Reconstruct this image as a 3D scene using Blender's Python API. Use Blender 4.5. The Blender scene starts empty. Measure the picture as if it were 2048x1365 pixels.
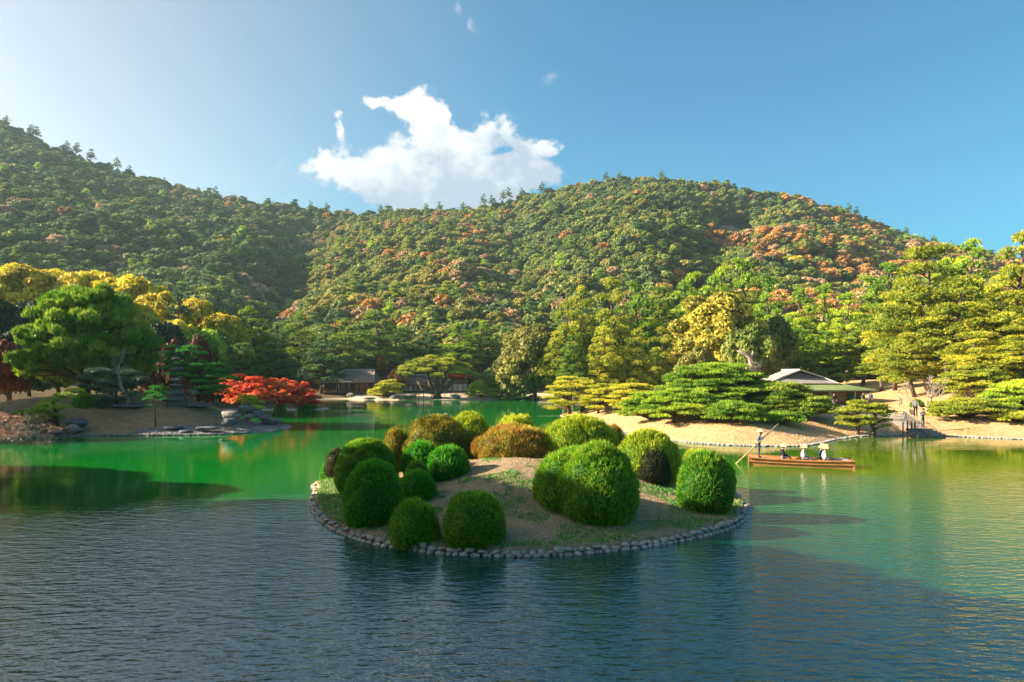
import bpy, bmesh, math, random
import numpy as np
from mathutils import Vector, Matrix, Quaternion

# ------------------------------------------------------------------ camera, sky, sun, exposure
SC = bpy.context.scene
F, HY, H = 1365.0, 745.0, 5.6            # focal length in photo pixels, horizon row, eye height (m)
cam_d = bpy.data.cameras.new('camera'); cam = bpy.data.objects.new('camera', cam_d)
SC.collection.objects.link(cam); SC.camera = cam
cam.location = (0, 0, H); cam.rotation_euler = (math.radians(90), 0, 0)
cam_d.sensor_width = 36; cam_d.lens = 36 * F / 2048
cam_d.shift_y = (HY - 682.5) / 2048
cam_d.clip_start = 0.1; cam_d.clip_end = 5000

SUN_EL, SUN_AZ = math.radians(24), math.radians(-87)      # azimuth from +Y, negative = left
SUN = Vector((math.cos(SUN_EL) * math.sin(SUN_AZ), math.cos(SUN_EL) * math.cos(SUN_AZ), math.sin(SUN_EL)))
sun_d = bpy.data.lights.new('sun', 'SUN'); sun_d.energy = 5.0; sun_d.angle = math.radians(0.5)
sun_d.color = (1.0, 0.83, 0.60)
sun_o = bpy.data.objects.new('sun', sun_d); SC.collection.objects.link(sun_o)
sun_o.rotation_euler = SUN.to_track_quat('Z', 'Y').to_euler()

SC.view_settings.view_transform = 'Standard'; SC.view_settings.look = 'None'
SC.view_settings.exposure = 1.95; SC.view_settings.gamma = 1; SC.view_settings.use_curve_mapping = False

SC.cycles.max_bounces = 6; SC.cycles.diffuse_bounces = 3; SC.cycles.glossy_bounces = 3
SC.cycles.transmission_bounces = 3; SC.cycles.volume_bounces = 0; SC.cycles.caustics_reflective = False
SC.cycles.use_denoising = True
SC.cycles.sample_clamp_indirect = 4

class NT:
    """small node-tree writer"""
    def __init__(s, tree): s.t = tree; s.n = tree.nodes; s.l = tree.links
    def new(s, typ, ins=None, **props):
        nd = s.n.new(typ)
        for k, v in props.items(): setattr(nd, k, v)
        for k, v in (ins or {}).items():
            sock = nd.inputs[k]
            if isinstance(v, bpy.types.NodeSocket): s.l.new(v, sock)
            else: sock.default_value = v
        return nd
    def math(s, op, a, b=None, clamp=False):
        ins = {0: a}
        if b is not None: ins[1] = b
        return s.new('ShaderNodeMath', ins, operation=op, use_clamp=clamp).outputs[0]
    def ramp(s, fac, stops, interp='LINEAR'):
        nd = s.new('ShaderNodeValToRGB', {0: fac}); cr = nd.color_ramp; cr.interpolation = interp
        while len(cr.elements) < len(stops): cr.elements.new(0.5)
        for e, (p, c) in zip(cr.elements, stops):
            e.position = p; e.color = (*c, 1) if len(c) == 3 else c
        return nd.outputs[0]
    def mix(s, fac, a, b, blend='MIX'):
        nd = s.new('ShaderNodeMix', data_type='RGBA', blend_type=blend)
        for i, v in ((0, fac), (6, a), (7, b)):
            if isinstance(v, bpy.types.NodeSocket): s.l.new(v, nd.inputs[i])
            else: nd.inputs[i].default_value = v if i == 0 else ((*v, 1) if len(v) == 3 else v)
        return nd.outputs[2]

world = bpy.data.worlds.new('World'); SC.world = world; world.use_nodes = True
w = NT(world.node_tree); w.n.clear()
sky = w.new('ShaderNodeTexSky', sky_type='NISHITA', sun_disc=False, sun_elevation=SUN_EL,
            sun_rotation=SUN_AZ, altitude=0, air_density=1.0, dust_density=2.0, ozone_density=3.0)
geo = w.new('ShaderNodeTexCoord')
near_sun = w.new('ShaderNodeVectorMath', {0: geo.outputs['Generated'], 1: tuple(SUN)}, operation='DOT_PRODUCT').outputs['Value']
aer = w.new('ShaderNodeMapRange', {0: near_sun, 1: 0.05, 2: 0.78}, interpolation_type='SMOOTHSTEP').outputs[0]     # milky air towards the sun
tint = w.mix(aer, (0.36, 0.98, 1.05), (1.5, 1.24, 0.95))
skyc = w.mix(1.0, sky.outputs[0], tint, 'MULTIPLY')
bg_sky = w.new('ShaderNodeBackground', {0: skyc, 1: 0.05})
sep = w.new('ShaderNodeSeparateXYZ', {0: geo.outputs['Generated']})
ysafe = w.math('MAXIMUM', sep.outputs[1], 0.05)
u = w.math('DIVIDE', sep.outputs[0], ysafe); v = w.math('DIVIDE', sep.outputs[2], ysafe)
uv = w.new('ShaderNodeCombineXYZ', {0: u, 1: v, 2: 0.0}).outputs[0]
wn = w.new('ShaderNodeTexNoise', {'Vector': uv, 'Scale': 13.0, 'Detail': 5.0, 'Roughness': 0.6})
woff = w.new('ShaderNodeVectorMath', {0: wn.outputs['Color'], 1: (0.5, 0.5, 0.5)}, operation='SUBTRACT').outputs[0]
woff = w.new('ShaderNodeVectorMath', {0: woff, 'Scale': 0.07}, operation='SCALE').outputs[0]
uvw = w.new('ShaderNodeVectorMath', {0: uv, 1: woff}, operation='ADD').outputs[0]
def blobs(lst):
    acc = None
    for (px, py, rx, ry, k) in lst:
        cu, cv, ru, rv = (px - 1024) / F, (HY - py) / F, rx / F, ry / F
        mp = w.new('ShaderNodeMapping', {0: uvw, 1: (-cu / ru, -cv / rv, 0), 3: (1 / ru, 1 / rv, 1)})
        g = w.new('ShaderNodeTexGradient', {0: mp.outputs[0]}, gradient_type='SPHERICAL').outputs['Fac']
        g = w.math('MULTIPLY', g, k)
        acc = g if acc is None else w.math('ADD', acc, g)
    return acc
CL = [(700, 335, 110, 60, 1.2), (790, 355, 130, 70, 1.3), (890, 375, 190, 60, 1.3), (980, 360, 150, 65, 1.1),
      (1045, 345, 95, 55, .8), (1100, 292, 42, 30, 1.0), (850, 222, 62, 62, 1.3), (800, 215, 90, 26, .8),
      (745, 212, 34, 16, .6), (880, 285, 95, 75, 1.2), (965, 285, 105, 48, .9), (1000, 245, 60, 45, .5),
      (1060, 300, 70, 34, .6), (640, 318, 45, 26, .7), (800, 300, 80, 55, .35), (680, 258, 18, 30, .75), (1003, 312, 50, 13, -.75), (838, 336, 52, 16, -.95), (925, 235, 40, 40, -.9), (915, 300, 30, 14, -.5), (1040, 352, 30, 10, -.5)]
dens = blobs(CL)
n1 = w.new('ShaderNodeTexNoise', {'Vector': uv, 'Scale': 30.0, 'Detail': 8.0, 'Roughness': 0.62}).outputs['Fac']
dn = w.math('ADD', dens, w.math('MULTIPLY', w.math('MULTIPLY', w.math('SUBTRACT', n1, 0.5), 2.6), w.math('MULTIPLY', dens, 3.0, clamp=True)))
mr = w.new('ShaderNodeMapRange', {0: dn, 1: 0.14, 2: 0.72}, interpolation_type='SMOOTHSTEP').outputs[0]
wisps = blobs([(915, 25, 16, 26, .5), (950, 55, 20, 30, .4), (1108, 173, 45, 22, .38), (562, 322, 40, 18, .35), (1165, 298, 18, 14, .3), (1130, 352, 20, 12, .5)])
ws = w.new('ShaderNodeMapRange', {0: w.math('MULTIPLY', wisps, w.math('POWER', n1, 2.0)), 1: 0.02, 2: 0.22}, interpolation_type='SMOOTHSTEP').outputs[0]
mask = w.math('MAXIMUM', mr, w.math('MULTIPLY', ws, 0.6))
mask = w.math('MULTIPLY', mask, w.math('GREATER_THAN', sep.outputs[1], 0.06))
n2 = w.new('ShaderNodeTexNoise', {'Vector': uv, 'Scale': 17.0, 'Detail': 5.0, 'Roughness': 0.55}).outputs['Fac']
shade = w.math('ADD', w.math('MULTIPLY', w.math('SUBTRACT', v, 0.245), 7.0), w.math('MULTIPLY', w.math('SUBTRACT', n2, 0.5), 2.6))
shade = w.math('ADD', shade, w.math('MULTIPLY', w.math('SUBTRACT', -0.14, u), 2.0))
ccol = w.ramp(shade, [(0.0, (0.32, 0.40, 0.47)), (0.4, (0.50, 0.55, 0.58)), (0.9, (0.68, 0.67, 0.655))])
bg_cl = w.new('ShaderNodeBackground', {0: ccol, 1: 0.42})
mixs = w.new('ShaderNodeMixShader', {0: mask, 1: bg_sky.outputs[0], 2: bg_cl.outputs[0]})
w.new('ShaderNodeOutputWorld', {0: mixs.outputs[0]})

# ------------------------------------------------------------------ helpers
COL = SC.collection
def P(px, py, Y): return Vector(((px - 1024) / F * Y, Y, H - (py - HY) / F * Y))
def X_(px, Y): return (px - 1024) / F * Y
def W(px, py, z=0.0):
    Y = (H - z) * F / (py - HY); return (X_(px, Y), Y)

def tag(o, label=None, cat=None, group=None, kind=None):
    if label: o['label'] = label
    if cat: o['category'] = cat
    if group: o['group'] = group
    if kind: o['kind'] = kind
    return o
def empty(name, loc=(0, 0, 0), rz=0, label=None, cat=None, group=None):
    o = bpy.data.objects.new(name, None); COL.objects.link(o)
    o.location = loc; o.rotation_euler.z = rz; o.empty_display_size = 0.2
    return tag(o, label, cat, group)
def link(name, me, parent=None, loc=None, rz=None, scale=None):
    o = bpy.data.objects.new(name, me); COL.objects.link(o)
    if parent: o.parent = parent
    if loc is not None: o.location = loc
    if rz is not None: o.rotation_euler.z = rz
    if scale is not None: o.scale = scale if hasattr(scale, '__len__') else (scale,) * 3
    return o
def kids(o): return [c for c in o.children]
def copy_tree(o, loc, rz, scale=None, **kw):
    c = o.copy(); COL.objects.link(c); c.location = loc; c.rotation_euler.z = rz
    if scale is not None: c.scale = scale if hasattr(scale, '__len__') else (scale,) * 3
    for ch in list(o.children):
        d = ch.copy(); COL.objects.link(d); d.parent = c
        for g in list(ch.children):
            e = g.copy(); COL.objects.link(e); e.parent = d
    return tag(c, **kw)

def mesh_np(name, V, Fc, mats, mi=None, smooth=False, var=None):
    V = np.asarray(V, dtype=np.float32).reshape(-1, 3)
    me = bpy.data.meshes.new(name)
    if isinstance(Fc, np.ndarray):
        k = Fc.shape[1]; nf = Fc.shape[0]
        me.vertices.add(len(V)); me.vertices.foreach_set('co', V.ravel())
        me.loops.add(nf * k); me.loops.foreach_set('vertex_index', Fc.astype(np.int32).ravel())
        me.polygons.add(nf); me.polygons.foreach_set('loop_start', np.arange(0, nf * k, k, dtype=np.int32))
    else:
        me.from_pydata([tuple(map(float, p)) for p in V], [], [tuple(int(i) for i in f) for f in Fc]); nf = len(Fc)
    if mi is not None: me.polygons.foreach_set('material_index', np.asarray(mi, dtype=np.int32))
    for m in (mats if isinstance(mats, (list, tuple)) else [mats]): me.materials.append(m)
    if smooth: me.polygons.foreach_set('use_smooth', np.ones(nf, dtype=bool) if smooth is True else np.asarray(smooth, dtype=bool))
    if var is not None:
        a = me.attributes.new('var', 'FLOAT', 'POINT'); a.data.foreach_set('value', np.asarray(var, dtype=np.float32))
    me.update(calc_edges=True); return me

class MB:
    """collects shapes into one mesh"""
    def __init__(s): s.V = []; s.F = []; s.M = []; s.n = 0; s.S = []
    def add(s, V, Fc, m=0, smooth=False):
        s.V.extend([tuple(p) for p in V]); s.F.extend([tuple(int(i) + s.n for i in f) for f in Fc]); s.M.extend([m] * len(Fc)); s.S.extend([smooth] * len(Fc)); s.n += len(V)
    def box(s, c, d, m=0, rz=0, R=None, taper=1.0):
        pts = []
        for z in (-.5, .5):
            t = taper if z > 0 else 1.0
            for x, y in ((-.5, -.5), (.5, -.5), (.5, .5), (-.5, .5)):
                p = Vector((x * d[0] * t, y * d[1] * t, z * d[2]))
                if rz: p.rotate(Matrix.Rotation(rz, 3, 'Z'))
                if R is not None: p = R @ p
                pts.append(p + Vector(c))
        s.add(pts, [(3, 2, 1, 0), (4, 5, 6, 7), (0, 1, 5, 4), (1, 2, 6, 5), (2, 3, 7, 6), (3, 0, 4, 7)], m)
    def bar(s, a, b, w_, h_=None, m=0):
        a = Vector(a); b = Vector(b); q = (b - a).to_track_quat('X', 'Z').to_matrix()
        s.box((a + b) / 2, ((b - a).length, w_, h_ or w_), m, R=q)
    def tube(s, pts, rad, n=6, m=0, smooth=True, cap=True):
        V, Fc = tube(pts, rad, n, cap); s.add(V, Fc, m, smooth)
    def build(s, name, mats, parent=None, loc=None, rz=None):
        me = mesh_np(name, s.V, s.F, mats, s.M, s.S)
        return link(name, me, parent, loc, rz)

def tube(pts, rad, n=6, cap=True):
    pts = [Vector(p) for p in pts]; k = len(pts)
    if not hasattr(rad, '__len__'): rad = [rad] * k
    V = []; Fc = []
    up = Vector((0.13, 0.21, 1)).normalized()
    for i, p in enumerate(pts):
        t = (pts[min(i + 1, k - 1)] - pts[max(i - 1, 0)])
        t = t.normalized() if t.length > 1e-6 else Vector((0, 0, 1))
        a = t.cross(up)
        if a.length < 0.15: a = t.cross(Vector((1, 0, 0)))
        a.normalize(); b = t.cross(a)
        for j in range(n):
            an = 2 * math.pi * j / n
            V.append(p + (a * math.cos(an) + b * math.sin(an)) * rad[i])
    for i in range(k - 1):
        for j in range(n):
            j2 = (j + 1) % n
            Fc.append((i * n + j, i * n + j2, (i + 1) * n + j2, (i + 1) * n + j))
    if cap: Fc.append(tuple(range(n))[::-1]); Fc.append(tuple((k - 1) * n + j for j in range(n)))
    return V, Fc

# --- value noise in numpy
_rs = np.random.RandomState(7); _tab = _rs.rand(256, 256)
def vnoise(x, y):
    x = np.asarray(x, float); y = np.asarray(y, float)
    xi = np.floor(x).astype(int); yi = np.floor(y).astype(int); fx = x - xi; fy = y - yi
    fx = fx * fx * (3 - 2 * fx); fy = fy * fy * (3 - 2 * fy)
    g = lambda a, b: _tab[a % 256, b % 256]
    return (g(xi, yi) * (1 - fx) + g(xi + 1, yi) * fx) * (1 - fy) + (g(xi, yi + 1) * (1 - fx) + g(xi + 1, yi + 1) * fx) * fy
def fbm(x, y, o=4):
    s = 0; a = .5; t = 0
    for i in range(o): s = s + a * vnoise(np.asarray(x) * 2 ** i + 17 * i, np.asarray(y) * 2 ** i + 5 * i); t += a; a *= .5
    return s / t
def sstep(a, b, x):
    t = np.clip((np.asarray(x, float) - a) / (b - a), 0, 1); return t * t * (3 - 2 * t)
def catmull(pts, n=6, closed=True):
    pts = np.array(pts, float); k = len(pts); out = []
    for i in range(k if closed else k - 1):
        if closed: p0, p1, p2, p3 = pts[(i - 1) % k], pts[i], pts[(i + 1) % k], pts[(i + 2) % k]
        else: p0, p1, p2, p3 = pts[max(i - 1, 0)], pts[i], pts[i + 1], pts[min(i + 2, k - 1)]
        for j in range(n):
            t = j / n
            out.append(.5 * ((2 * p1) + (p2 - p0) * t + (2 * p0 - 5 * p1 + 4 * p2 - p3) * t * t + (3 * p1 - p0 - 3 * p2 + p3) * t ** 3))
    if not closed: out.append(pts[-1])
    return np.array(out)
def sdist(poly, x, y):
    """signed distance, positive inside"""
    x = np.asarray(x, float); y = np.asarray(y, float); sh = x.shape; x = x.ravel(); y = y.ravel()
    d = np.full(x.shape, 1e9); ins = np.zeros(x.shape, bool); k = len(poly)
    for i in range(k):
        ax, ay = poly[i]; bx, by = poly[(i + 1) % k]; ex, ey = bx - ax, by - ay
        t = np.clip(((x - ax) * ex + (y - ay) * ey) / (ex * ex + ey * ey + 1e-12), 0, 1)
        d = np.minimum(d, np.hypot(x - ax - t * ex, y - ay - t * ey))
        c = ((ay > y) != (by > y)) & (x < (bx - ax) * (y - ay) / (by - ay + 1e-15) + ax)
        ins ^= c
    return np.where(ins, d, -d).reshape(sh)

# ------------------------------------------------------------------ materials
def new_mat(name):
    m = bpy.data.materials.new(name); m.use_nodes = True; m.node_tree.nodes.clear(); return m, NT(m.node_tree)
def leaf_mat(name, cols, trans=0.3, noise=0.0, nscale=0.5, rnd=0.25, patch=None, rough=0.6, k=1.75):
    cols = [tuple(min(.85, x * k) for x in c) for c in cols]
    """cols: three colours dark..light picked per leaf by 'var', shifted per object"""
    m, t = new_mat(name)
    at = t.new('ShaderNodeAttribute', attribute_name='var').outputs['Fac']
    oi = t.new('ShaderNodeObjectInfo')
    f = t.math('ADD', at, t.math('MULTIPLY', t.math('SUBTRACT', oi.outputs['Random'], 0.5), rnd * 2))
    tc = t.new('ShaderNodeTexCoord')
    if noise:
        nz = t.new('ShaderNodeTexNoise', {'Vector': tc.outputs['Object'], 'Scale': nscale, 'Detail': 2.0}).outputs['Fac']
        f = t.math('ADD', f, t.math('MULTIPLY', t.math('SUBTRACT', nz, 0.5), noise * 2))
    c = t.ramp(f, [(0.0, cols[0]), (0.5, cols[1]), (1.0, cols[2])])
    if patch:
        pc, ps, lo, hi = patch
        nz = t.new('ShaderNodeTexNoise', {'Vector': tc.outputs['Object'], 'Scale': ps, 'Detail': 3.0}).outputs['Fac']
        nz = t.math('ADD', nz, t.math('MULTIPLY', t.math('SUBTRACT', at, 0.5), 0.3))
        k = t.new('ShaderNodeMapRange', {0: nz, 1: lo, 2: hi}).outputs[0]
        c = t.mix(k, c, pc)
    d = t.new('ShaderNodeBsdfPrincipled', {'Base Color': c, 'Roughness': rough, 'Specular IOR Level': 0.25})
    tr = t.new('ShaderNodeBsdfTranslucent', {'Color': c})
    mx = t.new('ShaderNodeMixShader', {0: trans, 1: d.outputs[0], 2: tr.outputs[0]})
    t.new('ShaderNodeOutputMaterial', {0: mx.outputs[0]}); return m
def solid(name, c, rough=0.7, c2=None, scale=8.0, bump=0.0, stretch=(1, 1, 1), spec=0.3, detail=4.0, lo=0.35, hi=0.65):
    m, t = new_mat(name)
    tc = t.new('ShaderNodeTexCoord'); mp = t.new('ShaderNodeMapping', {0: tc.outputs['Object'], 3: stretch})
    nz = t.new('ShaderNodeTexNoise', {'Vector': mp.outputs[0], 'Scale': scale, 'Detail': detail, 'Roughness': 0.6}).outputs['Fac']
    if c2 is None: c2 = tuple(x * 0.7 for x in c)
    cc = t.ramp(nz, [(lo, c2), (hi, c)])
    ins = {'Base Color': cc, 'Roughness': rough, 'Specular IOR Level': spec}
    if bump: ins['Normal'] = t.new('ShaderNodeBump', {'Height': nz, 'Strength': bump, 'Distance': 0.05}).outputs[0]
    b = t.new('ShaderNodeBsdfPrincipled', ins); t.new('ShaderNodeOutputMaterial', {0: b.outputs[0]}); return m

M = {}
M['bark'] = solid('bark', (.16, .115, .085), .9, (.05, .038, .03), 6, .8, (1, 1, .3))
M['bark_dark'] = solid('bark_dark', (.07, .05, .04), .9, (.025, .02, .017), 6, .6, (1, 1, .3))
M['bark_pale'] = solid('bark_pale', (.42, .36, .3), .9, (.18, .15, .125), 6, .6, (1, 1, .3))
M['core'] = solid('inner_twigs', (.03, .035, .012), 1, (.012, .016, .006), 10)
M['rock'] = solid('rock', (.27, .245, .22), .85, (.07, .068, .065), 3, 1.0, detail=8)
M['rock_dark'] = solid('rock_dark', (.13, .14, .17), .85, (.05, .055, .07), 3, .9)
M['kerb'] = solid('kerb_stone', (.46, .42, .37), .85, (.13, .12, .10), 6, .6, lo=.3, hi=.6)
M['stone_lantern'] = solid('lantern_stone', (.12, .125, .14), .9, (.05, .055, .06), 9, .5)
M['wood_dark'] = solid('dark_timber', (.085, .05, .032), .7, (.045, .026, .018), 5, .2, (1, 1, .2))
M['wood_mid'] = solid('brown_timber', (.28, .14, .07), .6, (.15, .07, .035), 5, .2, (.3, 1, 1))
M['wood_boat'] = solid('boat_timber', (.62, .27, .10), .45, (.36, .14, .05), 7, .15, (.15, 2, 2), spec=.5)
M['wood_boat2'] = solid('boat_deck', (.60, .37, .19), .5, (.4, .22, .1), 7, .15, (.15, 2, 2))
M['shoji'] = solid('shoji_paper', (.8, .77, .7), .8, (.7, .67, .6), 2)
M['plaster'] = solid('plaster', (.55, .5, .42), .9, (.45, .4, .33), 1)
M['roof_brown'] = solid('roof_shingle', (.30, .22, .17), .8, (.16, .12, .10), 2.5, .4, (1, 1, 3))
M['roof_slate'] = solid('roof_tile_dark', (.11, .115, .13), .6, (.06, .065, .075), 2.5, .4)
M['roof_grey'] = solid('roof_tile_grey', (.33, .31, .29), .6, (.24, .23, .22), 2, .2)
M['roof_green'] = solid('roof_green', (.17, .23, .10), .55, (.11, .16, .07), 1.2, .1)
M['ridge'] = solid('ridge_tile', (.5, .48, .45), .7, (.32, .31, .3), 3)
M['bamboo'] = solid('bamboo', (.42, .33, .19), .6, (.22, .16, .09), 5)
M['bamboo_dark'] = solid('old_bamboo', (.13, .1, .075), .8, (.06, .05, .04), 5)
M['white_cloth'] = solid('white_cloth', (.8, .8, .78), .9, (.72, .72, .7), 3)
M['skin'] = solid('skin', (.55, .33, .23), .6, (.5, .29, .2), 4)
M['hair'] = solid('hair', (.02, .016, .013), .5, (.012, .01, .008), 20)
M['straw'] = solid('straw_hat', (.75, .52, .28), .8, (.55, .36, .18), 12, .2)
for nm, c in dict(navy=(.02, .05, .12), blue=(.04, .10, .22), black=(.012, .012, .015), cream=(.62, .56, .48), grey=(.2, .2, .22), lgrey=(.42, .42, .44),
                  olive=(.12, .12, .07), red=(.5, .03, .02), tan=(.38, .28, .17), teal=(.02, .22, .13), white=(.75, .75, .75), brown=(.14, .08, .05)).items():
    M['cloth_' + nm] = solid('cloth_' + nm, c, .9, tuple(x * .75 for x in c), 9)
M['metal'] = solid('grey_metal', (.45, .47, .5), .35, (.3, .32, .35), 6, spec=.6)

# foliage palettes (dark, mid, light)
LM = {}
LM['pine'] = leaf_mat('pine_needles', [(.04, .09, .012), (.13, .19, .02), (.28, .30, .03)], .3)
LM['pine_y'] = leaf_mat('pine_needles_yellow', [(.09, .13, .012), (.23, .25, .022), (.40, .36, .035)], .3)
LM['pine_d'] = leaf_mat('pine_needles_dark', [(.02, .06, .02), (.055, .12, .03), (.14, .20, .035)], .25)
LM['pine_b'] = leaf_mat('pine_needles_bright', [(.04, .11, .012), (.15, .24, .016), (.34, .38, .03)], .32)
LM['pine_s'] = leaf_mat('pine_needles_emerald', [(.012, .08, .012), (.025, .17, .018), (.12, .27, .03)], .3)
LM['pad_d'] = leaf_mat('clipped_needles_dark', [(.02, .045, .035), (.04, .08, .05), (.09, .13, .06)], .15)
LM['juniper'] = leaf_mat('juniper', [(.02, .075, .006), (.06, .155, .01), (.22, .27, .025)], .35)
LM['cedar'] = leaf_mat('cedar', [(.012, .04, .028), (.025, .07, .04), (.05, .10, .04)], .2)
LM['green'] = leaf_mat('leaf_green', [(.05, .085, .018), (.105, .145, .028), (.19, .215, .045)], .3, rnd=.35)
LM['green2'] = leaf_mat('leaf_bluegreen', [(.04, .075, .028), (.08, .12, .04), (.15, .18, .055)], .3, rnd=.35)
LM['olive'] = leaf_mat('leaf_olive', [(.08, .09, .02), (.155, .155, .03), (.24, .22, .045)], .3, rnd=.35)
LM['rust'] = leaf_mat('leaf_rust', [(.14, .08, .025), (.29, .155, .045), (.42, .24, .065)], .25, rnd=.35)
LM['tan'] = leaf_mat('leaf_tan', [(.15, .10, .06), (.26, .18, .10), (.38, .27, .14)], .25, rnd=.3)
LM['yellow'] = leaf_mat('leaf_yellow', [(.11, .12, .01), (.38, .29, .02), (.72, .48, .04)], .3, rnd=.2)
LM['gold'] = leaf_mat('leaf_gold', [(.07, .09, .012), (.25, .225, .03), (.42, .36, .055)], .3, rnd=.1)
LM['lime'] = leaf_mat('leaf_lime', [(.08, .15, .015), (.2, .3, .02), (.35, .42, .04)], .3, rnd=.2)
LM['red'] = leaf_mat('maple_red', [(.24, .02, .012), (.46, .075, .028), (.58, .18, .045)], .35, noise=.35, nscale=.4)
LM['maroon'] = leaf_mat('maple_maroon', [(.03, .014, .01), (.07, .026, .016), (.11, .04, .022)], .25)
LM['pink'] = leaf_mat('twig_pink', [(.20, .10, .07), (.38, .2, .13), (.5, .3, .2)], .2)
LM['dark'] = leaf_mat('leaf_shade_dark', [(.010, .022, .012), (.02, .038, .018), (.04, .06, .025)], .15)  # near-black base colour stands in for shade on these trees
LM['az_g'] = leaf_mat('azalea_green', [(.008, .07, .004), (.03, .19, .008), (.13, .34, .015)], .35, rnd=.1, k=1.7)
LM['az_m'] = leaf_mat('azalea_mossy', [(.012, .07, .005), (.055, .18, .010), (.24, .33, .02)], .35, rnd=.1, k=1.8, patch=((.30, .24, .03), 1.6, .6, .85))
LM['az_y'] = leaf_mat('azalea_yellow', [(.05, .12, .008), (.20, .27, .014), (.46, .44, .03)], .28, rnd=.1)
LM['az_r'] = leaf_mat('azalea_russet', [(.06, .09, .012), (.24, .2, .025), (.45, .32, .05)], .25, rnd=.1, patch=((.44, .16, .05), 1.4, .45, .75))
LM['az_b'] = leaf_mat('azalea_brown', [(.05, .065, .01), (.20, .17, .02), (.42, .30, .035)], .25, rnd=.1, patch=((.05, .12, .015), 1.1, .45, .65))
LM['az_t'] = leaf_mat('azalea_twiggy', [(.012, .018, .008), (.03, .036, .018), (.08, .075, .035)], .15)
LM['grass'] = leaf_mat('weeds', [(.02, .10, .02), (.045, .17, .03), (.13, .25, .05)], .35)
LM['straw'] = leaf_mat('dry_grass', [(.22, .15, .08), (.36, .25, .14), (.5, .37, .22)], .2)
# ------------------------------------------------------------------ land, water
pond = catmull([(-38, 143), (-41, 128), (-33, 114), (-28.2, 106), (-30.5, 101.5), (-44, 100), (-62, 95), (-76, 85), (-80, 68), (-68, 52), (-44, 41), (-31, 33),
                (-25, 27), (-19, 19), (-13, 10), (-9, 4), (0, 3), (14, 3), (40, 6), (75, 22), (100, 45), (70, 60), (45, 66), (34, 80), (34, 104),
                (33, 118), (22, 131), (12, 139), (0, 141), (-12, 140), (-26, 139)], 6)
islet = catmull([(-62, 61), (-52, 57), (-44, 57), (-38.5, 59.8), (-30, 60.3), (-25.5, 61.5), (-23.0, 65), (-22.6, 70), (-25, 74), (-32, 80), (-44, 86), (-60, 88), (-72, 78), (-72, 66)], 6)
rbank = catmull([(6.2, 89), (7.6, 78), (9.6, 66), (11.8, 58.5), (14.5, 53.6), (18.5, 51.6), (22.5, 52), (26.4, 56), (30.5, 59.4), (34, 60.3), (37.5, 60.0), (40.5, 58), (46, 55.5), (60, 53), (90, 50), (112, 60), (112, 125), (80, 140), (42, 140), (36, 120), (32, 108), (22, 100), (11, 95)], 6)
isl = catmull([W(626, 1003), W(640, 1036), W(690, 1068), W(770, 1091), W(860, 1104), W(960, 1111), W(1060, 1112), W(1160, 1107), W(1260, 1098), W(1350, 1084),
               W(1420, 1068), W(1470, 1050), W(1490, 1030), W(1488, 1008), (9.6, 32.4), (7.4, 35.4), (2.5, 37.6), (-3, 37.8), (-7.4, 36.2), (-9.7, 34.2), W(634, 984)], 5)

def z_main(x, y):
    d = -sdist(pond, x, y)
    z = np.where(d > 0, .28 * np.minimum(d, 1.2) + .5 * sstep(1, 7, d) + .35 * (fbm(x * .08, y * .08) - .3) * sstep(2, 10, d), .5 * d)
    far = sstep(150, 205, y) * 9.0
    left = sstep(-55, -110, x) * 6 * sstep(60, 90, y)
    return z + (far + left) * (d > 0)
def z_islet(x, y):
    d = sdist(islet, x, y)
    h = 3.1 * (1 - sstep(-33.5, -25.5, x) * .86) * (1 - .45 * sstep(-44, -56, x))
    return np.where(d > 0, .12 * np.minimum(d, 1) + h * sstep(0, 9.5, d) + .18 * (fbm(x * .5, y * .5) - .45) * sstep(0, 2, d), .45 * d)
def z_rbank(x, y):
    d = sdist(rbank, x, y)
    z = .3 * np.minimum(d, .8) + 1.05 * sstep(.3, 6.5, d) + .16 * (fbm(x * .35, y * .35) - .45) * sstep(0, 2, d)
    z = z + sstep(42, 66, x) * 3.0 * sstep(3, 18, d)
    return np.where(d > 0, z, .45 * d)
def z_isl(x, y):
    d = sdist(isl, x, y)
    return np.where(d > 0, .2 + .05 * sstep(0, .4, d) + 1.72 * sstep(0, 9.6, d) + .07 * (fbm(x * .9, y * .9) - .45) * sstep(0, 1.5, d), -.1 + 1.4 * np.maximum(d, -1))
def ground(x, y):
    x = np.asarray(x, float); y = np.asarray(y, float)
    return np.maximum(np.maximum(z_main(x, y), z_islet(x, y)), np.maximum(z_rbank(x, y), z_isl(x, y)))
def gz(x, y): return float(ground(np.array([x]), np.array([y]))[0])
def hit(px, py, y0=12, y1=200):
    """where the view ray through a photo pixel meets the ground"""
    Y = np.linspace(y0, y1, 1600); X = (px - 1024) / F * Y; Z = H - (py - HY) / F * Y
    g = np.maximum(ground(X, Y), 0); k = np.argmax(Z <= g)
    return Vector((X[k], Y[k], max(g[k], 0)))

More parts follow.
